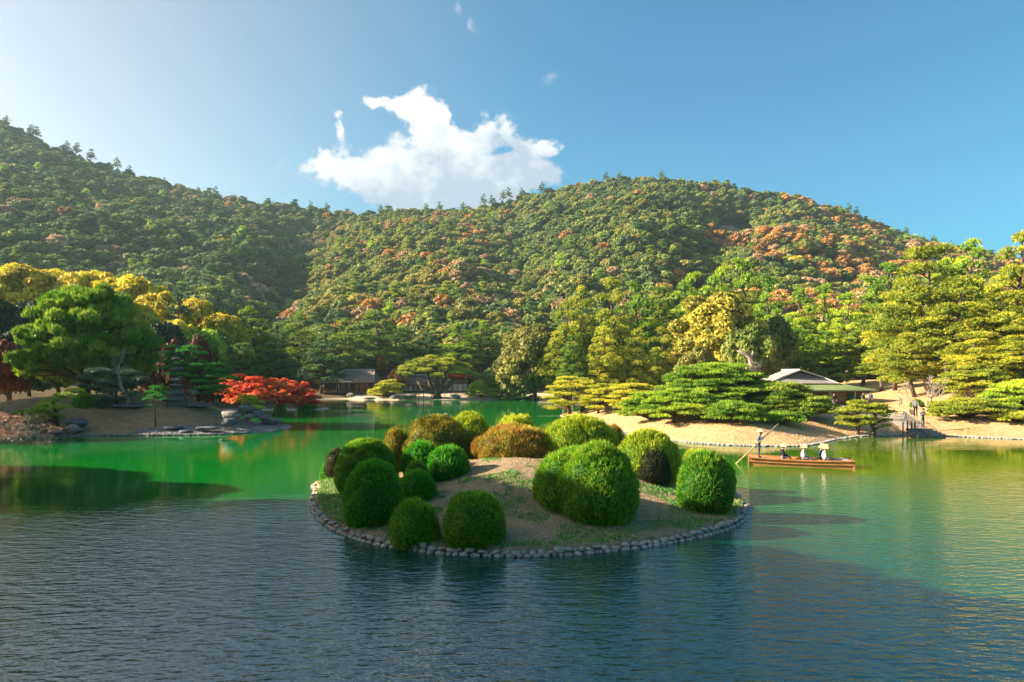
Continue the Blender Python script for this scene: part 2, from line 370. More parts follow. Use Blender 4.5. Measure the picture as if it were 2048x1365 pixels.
def ground_mat(name, base, alt, green, gs=.35, glo=.55, ghi=.68, sc=3.0, shore=None):
    m, t = new_mat(name); tc = t.new('ShaderNodeTexCoord'); co = tc.outputs['Object']
    n1 = t.new('ShaderNodeTexNoise', {'Vector': co, 'Scale': sc, 'Detail': 6.0, 'Roughness': .7}).outputs['Fac']
    n2 = t.new('ShaderNodeTexNoise', {'Vector': co, 'Scale': gs, 'Detail': 5.0, 'Roughness': .65}).outputs['Fac']
    n3 = t.new('ShaderNodeTexNoise', {'Vector': co, 'Scale': 22.0, 'Detail': 3.0, 'Roughness': .7}).outputs['Fac']
    c = t.ramp(n1, [(.33, alt), (.68, base)])
    c = t.mix(t.new('ShaderNodeMapRange', {0: n2, 1: glo, 2: ghi}).outputs[0], c, green)
    c = t.mix(t.math('MULTIPLY', n3, .6), c, (.5, .5, .5), 'OVERLAY')
    if shore:
        z = t.new('ShaderNodeSeparateXYZ', {0: co}).outputs[2]
        k = t.new('ShaderNodeMapRange', {0: t.math('ADD', z, t.math('MULTIPLY', n1, .15)), 1: .32, 2: .12}).outputs[0]
        c = t.mix(k, c, shore)
    hgt = t.math('ADD', n1, t.math('MULTIPLY', n3, .5))
    bp = t.new('ShaderNodeBump', {'Height': hgt, 'Strength': .7, 'Distance': .095}).outputs[0]
    b = t.new('ShaderNodeBsdfPrincipled', {'Base Color': c, 'Roughness': .95, 'Specular IOR Level': .1, 'Normal': bp})
    t.new('ShaderNodeOutputMaterial', {0: b.outputs[0]}); return m
M['g_isl'] = ground_mat('dry_turf_island', (.33, .26, .17), (.19, .15, .095), (.07, .12, .03), .5, .56, .7, 3.5)
M['g_islet'] = ground_mat('earth_islet', (.34, .23, .13), (.2, .13, .075), (.12, .13, .04), .25, .6, .75, 1.2, (.22, .2, .18))
M['g_bank'] = ground_mat('dry_lawn_bank', (.56, .39, .21), (.40, .26, .13), (.16, .19, .045), .16, .58, .74, 1.6, (.40, .30, .2))
M['g_main'] = ground_mat('forest_floor', (.16, .12, .07), (.09, .075, .04), (.04, .07, .02), .1, .5, .65, 1.0, (.45, .38, .3))
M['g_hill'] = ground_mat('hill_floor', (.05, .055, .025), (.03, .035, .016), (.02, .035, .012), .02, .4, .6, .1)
M['sand'] = ground_mat('pale_sand', (.60, .48, .36), (.46, .36, .27), (.4, .33, .22), .1, .7, .8, 1.0)
M['path'] = ground_mat('gravel_path', (.36, .32, .27), (.26, .235, .2), (.25, .23, .19), .2, .7, .8, 2.0)
M['gravel'] = solid('gravel', (.34, .33, .33), .95, (.06, .06, .065), 5, 1.0, lo=.4, hi=.62, detail=8)

def grid_land(name, fn, x0, x1, y0, y1, res, mat, lo=-.6):
    xs = np.arange(x0, x1 + res, res); ys = np.arange(y0, y1 + res, res)
    Xg, Yg = np.meshgrid(xs, ys); Zg = fn(Xg, Yg)
    nx = len(xs); idx = np.arange(Xg.size).reshape(Xg.shape)
    q = np.stack([idx[:-1, :-1], idx[:-1, 1:], idx[1:, 1:], idx[1:, :-1]], -1).reshape(-1, 4)
    zf = Zg.ravel(); keep = zf[q].max(1) > lo; q = q[keep]
    used = np.unique(q); rem = np.full(Xg.size, -1); rem[used] = np.arange(len(used))
    V = np.stack([Xg.ravel(), Yg.ravel(), np.maximum(zf, -1.5)], 1)[used]
    o = link(name, mesh_np(name, V, rem[q], mat, smooth=True)); return tag(o, kind='structure')

o = grid_land('garden_ground', z_main, -190, 190, -30, 206, 1.6, M['g_main']); o['label'] = 'brown wooded garden ground round the pond'
o = grid_land('left_bank', z_islet, -74, -21, 55, 90, .45, M['g_islet']); o['label'] = 'brown earth mound of the left islet'
o = grid_land('right_bank', z_rbank, 4, 114, 48, 142, .6, M['g_bank']); o['label'] = 'sunlit dry lawn bank with pines on the right'
island = grid_land('island', z_isl, -11.5, 11.5, 19.5, 39, .22, M['g_isl'], -.9); island['label'] = 'round turf island edged with stones'

# water
def water_mat():
    m, t = new_mat('pond_water'); tc = t.new('ShaderNodeTexCoord'); co = tc.outputs['Object']
    sp = t.new('ShaderNodeSeparateXYZ', {0: co})
    def nz(scale, stretch, rot, detail=2.0, rough=.5):
        mp = t.new('ShaderNodeMapping', {0: co, 2: (0, 0, rot), 3: stretch})
        return t.new('ShaderNodeTexNoise', {'Vector': mp.outputs[0], 'Scale': scale, 'Detail': detail, 'Roughness': rough}).outputs['Fac']
    a = nz(4.4, (.45, 1.25, 1), math.radians(-14), 3, .55)
    b = nz(2.0, (.5, 1.0, 1), math.radians(22), 2, .5)
    c = nz(8.0, (.6, 1.2, 1), math.radians(-30), 2, .5)
    def wv(scale, rot, dist, dscale):
        mp = t.new('ShaderNodeMapping', {0: co, 2: (0, 0, rot)})
        return t.new('ShaderNodeTexWave', {'Vector': mp.outputs[0], 'Scale': scale, 'Distortion': dist, 'Detail': 2.0, 'Detail Scale': dscale}, wave_type='BANDS', bands_direction='Y').outputs['Fac']
    w1 = wv(1.15, math.radians(-10), 5.0, 1.6); w2 = wv(.62, math.radians(17), 6.0, 1.2)
    hgt = t.math('ADD', t.math('MULTIPLY', a, .55), t.math('ADD', t.math('MULTIPLY', b, .5), t.math('MULTIPLY', c, .16)))
    hgt = t.math('ADD', hgt, t.math('ADD', t.math('MULTIPLY', w1, .055), t.math('MULTIPLY', w2, .07)))
    # wind: lively water near, calm pools further out, ruffled streaks
    wind = nz(.05, (.6, 1.6, 1), math.radians(12), 4, .6)
    near = t.new('ShaderNodeMapRange', {0: t.math('ADD', sp.outputs[1], t.math('ADD', t.math('MULTIPLY', sp.outputs[0], -.25), t.math('MULTIPLY', wind, 16.0))), 1: 46.0, 2: 30.0}, interpolation_type='SMOOTHSTEP').outputs[0]
    streak = t.new('ShaderNodeMapRange', {0: nz(.07, (.45, 2.2, 1), math.radians(4), 4, .65), 1: .56, 2: .66}, interpolation_type='SMOOTHSTEP').outputs[0]
    amp = t.math('ADD', .05, t.math('ADD', t.math('MULTIPLY', near, .75), t.math('MULTIPLY', streak, .22)), clamp=True)
    bp = t.new('ShaderNodeBump', {'Height': hgt, 'Strength': amp, 'Distance': .095}).outputs[0]
    mk = nz(.08, (1, 1, 1), 0, 3)
    col = t.ramp(mk, [(.3, (.001, .12, .025)), (.6, (.003, .17, .014)), (.8, (.03, .17, .006))])
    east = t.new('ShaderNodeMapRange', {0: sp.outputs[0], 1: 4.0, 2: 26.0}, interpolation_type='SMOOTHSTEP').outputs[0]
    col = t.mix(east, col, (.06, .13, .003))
    near_shade = t.new('ShaderNodeMapRange', {0: sp.outputs[1], 1: 40.0, 2: 18.0}, interpolation_type='SMOOTHSTEP').outputs[0]  # near water darkened in colour for its shade, fading toward the sunlit right
    col = t.mix(t.math('MULTIPLY', t.math('MULTIPLY', near_shade, .85), t.math('SUBTRACT', 1.0, t.math('MULTIPLY', east, .8))), col, (.003, .035, .04))
    d = t.new('ShaderNodeBsdfPrincipled', {'Base Color': col, 'Roughness': .04, 'IOR': 1.75, 'Specular IOR Level': 1.0, 'Normal': bp})
    t.new('ShaderNodeOutputMaterial', {0: d.outputs[0]}); return m
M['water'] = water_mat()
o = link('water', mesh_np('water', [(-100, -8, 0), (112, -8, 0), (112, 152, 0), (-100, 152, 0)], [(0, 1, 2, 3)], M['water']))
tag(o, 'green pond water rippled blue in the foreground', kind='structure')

# ------------------------------------------------------------------ hills
SIL = np.array([(-1400, 330), (-700, 250), (-300, 205), (0, 232), (60, 264), (160, 304), (260, 338), (360, 366), (450, 387), (560, 399), (640, 408), (720, 416), (840, 412), (900, 409), (960, 402), (1000, 392), (1060, 379), (1150, 362),
                (1210, 350), (1300, 344), (1400, 354), (1500, 369), (1600, 384), (1700, 414), (1800, 454), (1900, 484), (1980, 499), (2048, 509), (2400, 570), (3400, 640)], float)
YR, Y0 = 560.0, 178.0
def z_hill(x, y):
    x = np.asarray(x, float); y = np.asarray(y, float)
    px = 1024 + F * x / np.maximum(y, 1)
    zr = H + (HY - np.interp(px, SIL[:, 0], SIL[:, 1])) / F * YR - 9.5
    t = (y - Y0) / (YR - Y0)
    tt = np.clip(t, 0, 1)
    prof = .82 * tt + .18 * tt * tt
    z = 5 + (zr - 5) * prof
    # the valley between the two hills, and gullies
    g = 640 - 110 * (1 - tt)
    z = z - 17 * np.exp(-((px - g) / 75) ** 2) * np.sin(np.pi * np.clip(tt * 1.0, 0, 1)) ** .7
    g2 = 1500 - 130 * (1 - tt); z = z - 11 * np.exp(-((px - g2) / 60) ** 2) * np.sin(np.pi * tt)
    g3 = 1010 + 60 * (1 - tt); z = z - 10 * np.exp(-((px - g3) / 70) ** 2) * np.sin(np.pi * tt)
    z = z + (fbm(x * .013 + 3, y * .010) - .5) * 26 * np.sin(np.pi * tt) ** .8 + (fbm(x * .045, y * .03 + 9) - .5) * 8 * np.sin(np.pi * tt) ** .5
    return np.where(t > 1, z - (y - YR) * .55, z)
us = np.linspace(-1.35, 1.35, 150); yy = np.concatenate([np.linspace(Y0, YR, 90), np.linspace(YR + 8, YR + 130, 8)])
Ug, Yg = np.meshgrid(us, yy); Xg = Ug * Yg; Zg = z_hill(Xg, Yg); Zg[0] -= 12
idx = np.arange(Xg.size).reshape(Xg.shape)
q = np.stack([idx[:-1, :-1], idx[:-1, 1:], idx[1:, 1:], idx[1:, :-1]], -1).reshape(-1, 4)
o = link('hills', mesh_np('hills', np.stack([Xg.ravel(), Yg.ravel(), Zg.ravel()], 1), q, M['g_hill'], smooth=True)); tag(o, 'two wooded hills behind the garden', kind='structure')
# a base plain that runs out to the horizon under everything
o = link('plain', mesh_np('plain', [(-1000, -140, -1.6), (1000, -140, -1.6), (1000, 900, -1.6), (-1000, 900, -1.6)], [(0, 1, 2, 3)], M['g_main'])); tag(o, 'flat land under the garden', kind='structure')
# ------------------------------------------------------------------ foliage
def nrm(a): return a / np.maximum(np.linalg.norm(a, axis=1, keepdims=True), 1e-9)
def blades(Pt, N, L, wd, rng, spread=.6):
    n = len(Pt); d = nrm(N + spread * rng.normal(size=(n, 3))); s = nrm(np.cross(d, rng.normal(size=(n, 3)))) * (np.asarray(wd) * .5).reshape(-1, 1)
    L = np.asarray(L).reshape(-1, 1)
    return np.stack([Pt - s, Pt + s, Pt + d * L], 1).reshape(-1, 3)
def leaves(Pt, N, s, rng, tilt=.7):
    n = len(Pt); nn = nrm(N + tilt * rng.normal(size=(n, 3))); t = nrm(np.cross(nn, rng.normal(size=(n, 3)))); b = np.cross(nn, t)
    s = np.asarray(s).reshape(-1, 1)
    return np.stack([Pt + t * s, Pt - t * .5 * s + b * .75 * s, Pt - t * .5 * s - b * .75 * s], 1).reshape(-1, 3)
def clump_points(C, R, dens, rng, zlo=-.35, jit=.25, cull=.72):
    C = np.asarray(C, float); R = np.asarray(R, float)
    area = 2.4 * math.pi * ((R[:, 0] * R[:, 1]) + (R[:, 0] + R[:, 1]) * R[:, 2]) / 1.5
    cnt = np.maximum((area * dens).astype(int), 4); k = np.repeat(np.arange(len(C)), cnt); n = len(k)
    u = nrm(rng.normal(size=(n, 3))); u[:, 2] = np.where(u[:, 2] < zlo, -u[:, 2], u[:, 2])
    rad = 1 - jit * rng.random(n) ** 1.5
    Pt = C[k] + u * R[k] * rad[:, None]; N = nrm(u / R[k])
    if cull and len(C) > 1:
        keep = np.ones(n, bool)
        for j in range(len(C)):
            q = ((Pt - C[j]) / R[j]); keep &= ~(((q * q).sum(1) < cull * cull) & (k != j))
        Pt, N, k = Pt[keep], N[keep], k[keep]
    return Pt, N, k
def crown_mesh(name, C, R, mat, dens=6, size=.35, style='tuft', seed=0, blobs_=True, zlo=-.35, up=.5, tilt=.7, core=.62, trunkV=None):
    rng = np.random.default_rng(seed)
    Pt, N, k = clump_points(C, R, dens, rng, zlo)
    cv = rng.random(len(C)); n = len(Pt)
    if style == 'tuft':
        per = 3; Pt2 = np.repeat(Pt, per, 0); N2 = nrm(np.repeat(N, per, 0) * .7 + np.array([0, 0, up]))
        V = blades(Pt2, N2, size * (.7 + .6 * rng.random(len(Pt2))), size * .42, rng, .55); kk = np.repeat(k, per); pv = np.repeat(rng.random(n), per)
    elif style == 'flame':
        per = 2; Pt2 = np.repeat(Pt, per, 0); N2 = nrm(np.repeat(N, per, 0) * .45 + np.array([0, 0, up]))
        V = blades(Pt2, N2, size * (.7 + .8 * rng.random(len(Pt2))), size * .4, rng, .3); kk = np.repeat(k, per); pv = np.repeat(rng.random(n), per)
    else:
        V = leaves(Pt, N, size * (.7 + .6 * rng.random(n)), rng, tilt); kk = k; pv = rng.random(n)
    nt = len(V) // 3
    var = np.clip(.5 + (cv[kk] - .5) * .55 + (pv - .5) * .5, 0, 1)
    Fc = np.arange(nt * 3).reshape(-1, 3); mi = np.zeros(nt, int); var = np.repeat(var, 3)
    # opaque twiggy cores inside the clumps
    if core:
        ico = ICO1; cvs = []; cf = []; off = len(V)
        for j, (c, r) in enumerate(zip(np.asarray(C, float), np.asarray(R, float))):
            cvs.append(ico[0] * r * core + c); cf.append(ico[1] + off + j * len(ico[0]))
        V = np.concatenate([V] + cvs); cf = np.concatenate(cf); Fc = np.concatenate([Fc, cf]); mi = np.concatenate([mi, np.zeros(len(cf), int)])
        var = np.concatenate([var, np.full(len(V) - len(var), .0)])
    return mesh_np(name, V, Fc, [mat, M['core']], mi, var=var)
def ico(sub):
    bm = bmesh.new(); bmesh.ops.create_icosphere(bm, subdivisions=sub, radius=1)
    V = np.array([v.co[:] for v in bm.verts]); Fc = np.array([[v.index for v in f.verts] for f in bm.faces]); bm.free(); return V, Fc
ICO1 = ico(1); ICO2 = ico(2); ICO3 = ico(3)

def limbs(trunk, trad, ends, seed=0, n=5, r0=.35, sides=5, droop=0.0, mat='bark', attach_lo=.25, rmin=.03):
    """trunk polyline + a curved limb to every clump"""
    rnd = random.Random(seed); mb = MB(); tr = [Vector(p) for p in trunk]
    mb.tube(tr, trad, 8)
    zs = [p.z for p in tr]; ztop = max(zs); zb = min(zs)
    for e in ends:
        e = Vector(e)
        want = min(max(e.z - .35 * (Vector((e.x, e.y, 0)) - Vector((tr[-1].x, tr[-1].y, 0))).length, zb + attach_lo * (ztop - zb)), ztop - .02)
        for i in range(len(tr) - 1):
            if tr[i + 1].z >= want: break
        f = (want - tr[i].z) / max(tr[i + 1].z - tr[i].z, 1e-3); f = min(max(f, 0), 1)
        a = tr[i].lerp(tr[i + 1], f); ra = trad[i] * (1 - f) + trad[i + 1] * f
        L = (e - a).length
        m1 = a.lerp(e, .35) + Vector((rnd.uniform(-.1, .1) * L, rnd.uniform(-.1, .1) * L, (.10 - droop) * L))
        m2 = a.lerp(e, .7) + Vector((rnd.uniform(-.08, .08) * L, rnd.uniform(-.08, .08) * L, (.04 - droop) * L))
        rr = min(ra * .6, r0)
        mb.tube([a, m1, m2, e], [rr, rr * .75, rr * .5, max(rr * .25, rmin * .5)], sides, cap=False)
    return mb

# --- kinds of tree, each made once around its own origin (base at z=0)
def make_tall_pine(seed, h, spread, mat, dens=5.0, size=.42, bare=.35, lean=.0, bark='bark', flat=.42, layers=11):
    rnd = random.Random(seed); tr = []; x = y = 0; k = 7
    for i in range(k + 1):
        f = i / k; tr.append((x, y, h * .96 * f)); x += rnd.uniform(-.03, .03) * h + lean * h / k; y += rnd.uniform(-.03, .03) * h
    trad = [h * .022 * (1 - .8 * i / k) + .03 for i in range(k + 1)]
    C = []; R = []; az = rnd.uniform(0, 6)
    for L in range(layers):
        f = bare + (1 - bare) * (L + .5) / layers
        z = h * f; i = min(int(f * k), k - 1); bx, by = tr[i][0], tr[i][1]
        reach = spread * (1 - ((f - bare) / (1 - bare)) ** 1.6 * .82) * (.55 + .45 * math.sin(min(1, (f - bare) / .16 + .35) * math.pi / 2))
        nb = max(2, int(5 * reach / spread + 1))
        for b in range(nb):
            az += 2.4 + rnd.uniform(-.3, .3); rr = reach * rnd.uniform(.65, 1.05)
            cx, cy = bx + math.cos(az) * rr, by + math.sin(az) * rr
            s = spread * rnd.uniform(.24, .36) * (.7 + .3 * rr / spread)
            C.append((cx, cy, z + rnd.uniform(-.9, .9))); R.append((s, s * rnd.uniform(.7, 1), s * flat * rnd.uniform(.8, 1.6)))
            if rr > spread * .55:
                C.append((bx + math.cos(az + .25) * rr * .55, by + math.sin(az + .25) * rr * .55, z + .15 * s)); R.append((s * .8, s * .8, s * flat * .8))
    C.append((tr[-1][0], tr[-1][1], h * .97)); R.append((spread * .22, spread * .22, spread * .2))
    t = limbs(tr, trad, C[::1], seed, r0=.16)
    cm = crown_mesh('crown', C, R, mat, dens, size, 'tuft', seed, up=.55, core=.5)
    return cm, mesh_np('trunk', t.V, t.F, M[bark], smooth=t.S)
def make_broad(seed, h, rx, mat, dens=5.0, size=.38, base=.25, nclump=34, csz=.34, bark='bark', rz=None, style='leaf', stems=1, core=.66):
    rnd = random.Random(seed); C = []; R = []
    cz = h * (base + (1 - base) / 2); rz = rz or h * (1 - base) / 2
    ga = 2.399963
    for i in range(nclump):
        zf = 1 - 1.72 * (i + .5) / nclump; r = math.sqrt(max(0, 1 - zf * zf)); a = ga * i + rnd.uniform(-.3, .3)
        s = rx * csz * rnd.uniform(.7, 1.25); q = rnd.uniform(.66, .92)
        C.append((math.cos(a) * r * rx * q, math.sin(a) * r * rx * q, cz + zf * rz * q)); R.append((s, s, s * rnd.uniform(.6, .85)))
    for i in range(max(3, nclump // 8)):
        a = rnd.uniform(0, 6.28); r = rnd.uniform(0, .4); C.append((math.cos(a) * r * rx, math.sin(a) * r * rx, cz + rnd.uniform(-.4, .5) * rz)); s = rx * .45; R.append((s, s, s * .9))
    tr = [(0, 0, 0), (rx * .03, 0, h * .2), (-rx * .04, rx * .04, h * .45), (rx * .02, 0, h * .7)]
    t = limbs(tr, [h * .028 + .05, h * .022 + .04, h * .016 + .03, h * .006 + .02], [c for c in C[::2]], seed, r0=.2)
    if stems > 1:
        for j in range(stems):
            a = 2.1 * j + .4; t.tube([(0, 0, .2), (math.cos(a) * rx * .2, math.sin(a) * rx * .2, h * .3), (math.cos(a) * rx * .35, math.sin(a) * rx * .35, h * .62)], [h * .02, h * .015, h * .008], 6)
    cm = crown_mesh('crown', C, R, mat, dens, size, style, seed, zlo=-.6, core=core)
    return cm, mesh_np('trunk', t.V, t.F, M[bark], smooth=t.S)
def make_dome_pine(seed, rx, ry, h, npads, pad, mat, dens=16, size=.24, bark='bark', lo=.18, trunk_h=.5, thick=.24, curve=.5, stems=((0, 0),)):
    """cloud-pruned pine: flat pads laid over a broad dome"""
    rnd = random.Random(seed); C = []; R = []
    for i in range(npads):
        a = 2.399963 * i + rnd.uniform(-.25, .25); f = ((i + .5) / npads) ** .5
        z = h * (lo + (1 - lo) * (1 - f ** 2.2) ** curve) * rnd.uniform(.78, 1.0)
        s = pad * rnd.uniform(.65, 1.2)
        C.append((math.cos(a) * f * rx, math.sin(a) * f * ry, z - pad * thick)); R.append((s * 1.1, s, s * thick * rnd.uniform(.7, 1.0)))
        if rnd.random() < .6:
            f2 = f * rnd.uniform(.8, 1.0); C.append((math.cos(a + .2) * f2 * rx, math.sin(a + .2) * f2 * ry, max(z * rnd.uniform(.45, .72), .35))); R.append((s * .9, s * .85, s * thick * .9))
    mb = None
    per = [[] for _ in stems]
    for c in C:
        j = min(range(len(stems)), key=lambda q: (stems[q][0] - c[0]) ** 2 + (stems[q][1] - c[1]) ** 2); per[j].append(c)
    for j, (sx, sy) in enumerate(stems):
        tw = rx * .08
        tr = [(sx, sy, -.2), (sx + tw * rnd.uniform(-1, 1), sy + tw * .4, h * .2), (sx + tw * rnd.uniform(-1.4, 1.4), sy, h * .38), (sx + tw * rnd.uniform(-1, 1), sy - tw * .4, h * (trunk_h + .1)), (sx, sy, h * .82)]
        b = limbs(tr, [h * .05 + .04, h * .042 + .03, h * .034 + .02, h * .022, .03], per[j], seed + j, r0=.14, attach_lo=.15, rmin=.03)
        if mb is None: mb = b
        else: mb.add(b.V, b.F, 0, True)
    cm = crown_mesh('crown', C, R, mat, dens, size, 'tuft', seed, zlo=-.15, up=1.0, core=.55)
    return cm, mesh_np('trunk', mb.V, mb.F, M[bark], smooth=mb.S)

def tree_obj(name, meshes, loc, rz=0, scale=1, label=None, cat='tree', group=None):
    e = empty(name, loc, rz, label, cat, group); e.scale = scale if hasattr(scale, '__len__') else (scale,) * 3
    for nm, me in zip(('crown', 'trunk'), meshes):
        if me: link(nm, me, e)
    return e
# ------------------------------------------------------------------ hillside wood
def hill_proto(seed, mat, kind):
    rnd = random.Random(seed); rng = np.random.default_rng(seed)
    if kind == 'pine':
        C = []; R = []
        for L in range(6):
            z = 3.2 + L * 1.05; reach = 2.9 * (1 - L / 7.0)
            for b in range(4 if L < 4 else 2):
                a = rnd.uniform(0, 6.28); rr = reach * rnd.uniform(.4, 1)
                C.append((math.cos(a) * rr, math.sin(a) * rr, z + rnd.uniform(-.3, .3))); s = rnd.uniform(.9, 1.5); R.append((s, s, s * .4))
        dens, size = 3.2, .62
    else:
        C = [(0, 0, 3.6)]; R = [(3.0, 3.0, 2.3)]
        for i in range(17):
            zf = 1 - 1.25 * (i + .5) / 17; r = math.sqrt(1 - zf * zf); a = 2.4 * i + rnd.uniform(-.3, .3); s = rnd.uniform(.95, 1.55)
            C.append((math.cos(a) * r * 2.9, math.sin(a) * r * 2.9, 3.9 + zf * 2.3)); R.append((s, s, s * .8))
        dens, size = 3.0, .5
    return crown_mesh('hill_' + kind, C, R, mat, dens, size, 'tuft' if kind == 'pine' else 'leaf', seed, zlo=-.3, core=.6)
HK = [('green', 'broad'), ('green', 'broad'), ('green2', 'broad'), ('olive', 'broad'), ('rust', 'broad'), ('rust', 'broad'), ('tan', 'broad'), ('pine', 'pine'), ('pine_d', 'pine'), ('yellow', 'broad'), ('lime', 'pine'), ('olive', 'broad')]
hp = [hill_proto(100 + i, LM[m], k) for i, (m, k) in enumerate(HK)]
rng = np.random.default_rng(11)
pts = []
Yc = Y0 + 4
while Yc < YR + 22:
    stp = 4.3 + 1.0 * (Yc - Y0) / (YR - Y0)
    xs = np.arange(-.95 * Yc, .95 * Yc, stp)
    xs = xs + rng.uniform(-.42, .42, len(xs)) * stp; ys = Yc + rng.uniform(-.42, .42, len(xs)) * stp
    pts.append(np.stack([xs, ys], 1)); Yc += stp
pts = np.concatenate(pts); zz = z_hill(pts[:, 0], pts[:, 1]); px = 1024 + F * pts[:, 0] / pts[:, 1]; py = HY - (zz - H) / pts[:, 1] * F
# bare rock face on the right hill
bare = ((px - 1478) / 34) ** 2 + ((py - 462) / 16) ** 2 < 1
pts, zz, px, py = pts[~bare], zz[~bare], px[~bare], py[~bare]
n = len(pts); r = rng.random(n); nz1 = fbm(pts[:, 0] * .02, pts[:, 1] * .02); nz2 = fbm(pts[:, 0] * .035 + 40, pts[:, 1] * .03)
v = np.zeros(n, int)
for i in range(n):
    a = px[i]; b = py[i]; q = r[i]; s1 = nz1[i]; s2 = nz2[i]
    wts = np.array([3, 3, 3.2, .8, .05, .05, .2, .5, 1.1, .01, .05, .7])
    if a < 620: wts = np.array([2, 2, 5, .5, .06, .04, 1.2 * (s2 > .47), .8, 3.0, .02, .25, .3])  # left hill: bluer, darker tree colours stand in for its backlit shade
    elif a < 1000:
        wts = np.array([2.2, 2, 1.8, 2.0, .35, .3, .6, 2.2, 1.0, .04, .2, 1.6])
        if b > 520: wts[[3, 11]] *= 2; wts[[4, 5]] *= 1.7; wts[6] *= 2
        if s2 > .58: wts[[4, 5]] *= 3
    elif a > 1400 and b > 395 + (a - 1500) * .12 - 60 * (a > 1560) and (s1 + .10 * (a > 1600) > .50 or a > 1700) :
        wts = np.array([.6, .6, .3, 1.3, 3.2, 2.8, 1.8, 1.4, .2, .1, .4, 1.2])
    elif b > 560: wts[[3, 11]] *= 2.5; wts[6] += .7; wts[4] += .25
    elif 1180 < a < 1700 and b < np.interp(a, SIL[:, 0], SIL[:, 1]) + 18: wts[4] += 1.2; wts[5] += 1
    if s2 < .5 and a < 1400: wts[[4, 5]] *= .3
    c = np.cumsum(wts) / wts.sum(); v[i] = int(np.searchsorted(c, q))
rot = rng.uniform(0, 6.28, n); sc = (.6 + .6 * rng.random(n) ** 1.5) * (.72 + .62 * nz2) * (1 - .12 * (v >= 7) * (v <= 8))
ridge = np.abs(pts[:, 1] - YR) < 16
sc = np.where(ridge & (rng.random(n) < .22) & ((v == 7) | (v == 8)), sc * 1.35, sc)
# the nearest 300 are trees of their own, the rest one far-off wood
vis = (px > -20) & (px < 2068)
order = np.argsort(np.where(vis, pts[:, 1] - 30 * sc, 1e6)); near = order[:290]; far_ = order[290:]
HL = {'green': 'dark green bushy tree low on the wooded hillside', 'green2': 'bluish green bushy tree low on the wooded hillside', 'olive': 'olive green leafy tree low on the wooded hillside',
      'rust': 'rust orange autumn tree low on the wooded hillside', 'tan': 'pale brown half bare tree low on the wooded hillside', 'pine': 'green pine low on the hillside',
      'pine_d': 'dark pine low on the hillside', 'yellow': 'yellow autumn tree low on the wooded hillside', 'lime': 'bright light green pine low on the hillside'}
ZN = [(0, 'at the left photo edge'), (170, 'above the juniper'), (330, 'above the golden row end'), (480, 'above the tall trunked pine'), (620, 'above the timber pavilion'), (760, 'above the far houses gap'), (860, 'above the old propped pine'), (960, 'above the round olive tree'),
      (1100, 'above the right wood start'), (1250, 'above the bare pine trunk'), (1400, 'above the golden camphor'), (1520, 'above the tea house wood'), (1700, 'left of the great pine'), (1850, 'above the great pine'), (2048, 'towards the right photo edge')]
def zone(x): return min(ZN, key=lambda q: abs(q[0] + 50 - x))[1]
for i in near:
    mk, kd = HK[v[i]]
    o = link('hillside_pine' if kd == 'pine' else 'hillside_tree', hp[v[i]], None, (pts[i, 0], pts[i, 1], zz[i] - .6), rot[i], sc[i])
    tag(o, ('small ' if sc[i] < .75 else ('big ' if sc[i] > 1.15 else '')) + HL[mk].replace(' low on the wooded hillside', '').replace(' low on the hillside', '') + ' low on the hillside ' + zone(px[i]), 'pine' if kd == 'pine' else 'tree', mk.replace('pine_d', 'dark pine').replace('green2', 'bluish green') + ' trees along the foot of the hills')
# one object: points that carry instances of the same trees
hid = bpy.data.collections.new('wood_kinds')
for i, me in enumerate(hp):
    ob = bpy.data.objects.new('wood_kind_%02d' % i, me); hid.objects.link(ob)
me = bpy.data.meshes.new('hillside_forest'); m_ = len(far_)
me.vertices.add(m_); me.vertices.foreach_set('co', np.stack([pts[far_, 0], pts[far_, 1], zz[far_] - .6], 1).astype(np.float32).ravel())
for nm, typ, dat in (('idx', 'INT', v[far_]), ('rot', 'FLOAT', rot[far_]), ('scl', 'FLOAT', sc[far_])):
    a = me.attributes.new(nm, typ, 'POINT'); a.data.foreach_set('value', dat.astype(np.int32 if typ == 'INT' else np.float32))
me.update()
fo = link('hillside_forest', me); tag(fo, 'mixed wood covering both hills up to the ridge', 'forest', kind='stuff')
ng = bpy.data.node_groups.new('scatter', 'GeometryNodeTree')
ng.interface.new_socket('Geometry', in_out='INPUT', socket_type='NodeSocketGeometry'); ng.interface.new_socket('Geometry', in_out='OUTPUT', socket_type='NodeSocketGeometry')
g = NT(ng); gi = g.new('NodeGroupInput'); go = g.new('NodeGroupOutput')
ci = g.new('GeometryNodeCollectionInfo'); ci.inputs['Collection'].default_value = hid; ci.inputs['Separate Children'].default_value = True; ci.inputs['Reset Children'].default_value = True
def named(nm, typ):
    nd = g.new('GeometryNodeInputNamedAttribute', data_type=typ); nd.inputs['Name'].default_value = nm; return nd.outputs['Attribute']
iop = g.new('GeometryNodeInstanceOnPoints', {'Points': gi.outputs[0], 'Instance': ci.outputs[0], 'Pick Instance': True, 'Instance Index': named('idx', 'INT')})
cx = g.new('ShaderNodeCombineXYZ', {2: named('rot', 'FLOAT')}); er = g.new('FunctionNodeEulerToRotation', {0: cx.outputs[0]})
g.l.new(er.outputs[0], iop.inputs['Rotation'])
cs = g.new('ShaderNodeCombineXYZ', {0: named('scl', 'FLOAT'), 1: named('scl', 'FLOAT'), 2: named('scl', 'FLOAT')}); g.l.new(cs.outputs[0], iop.inputs['Scale'])
g.l.new(iop.outputs[0], go.inputs[0])
md = fo.modifiers.new('scatter', 'NODES'); md.node_group = ng
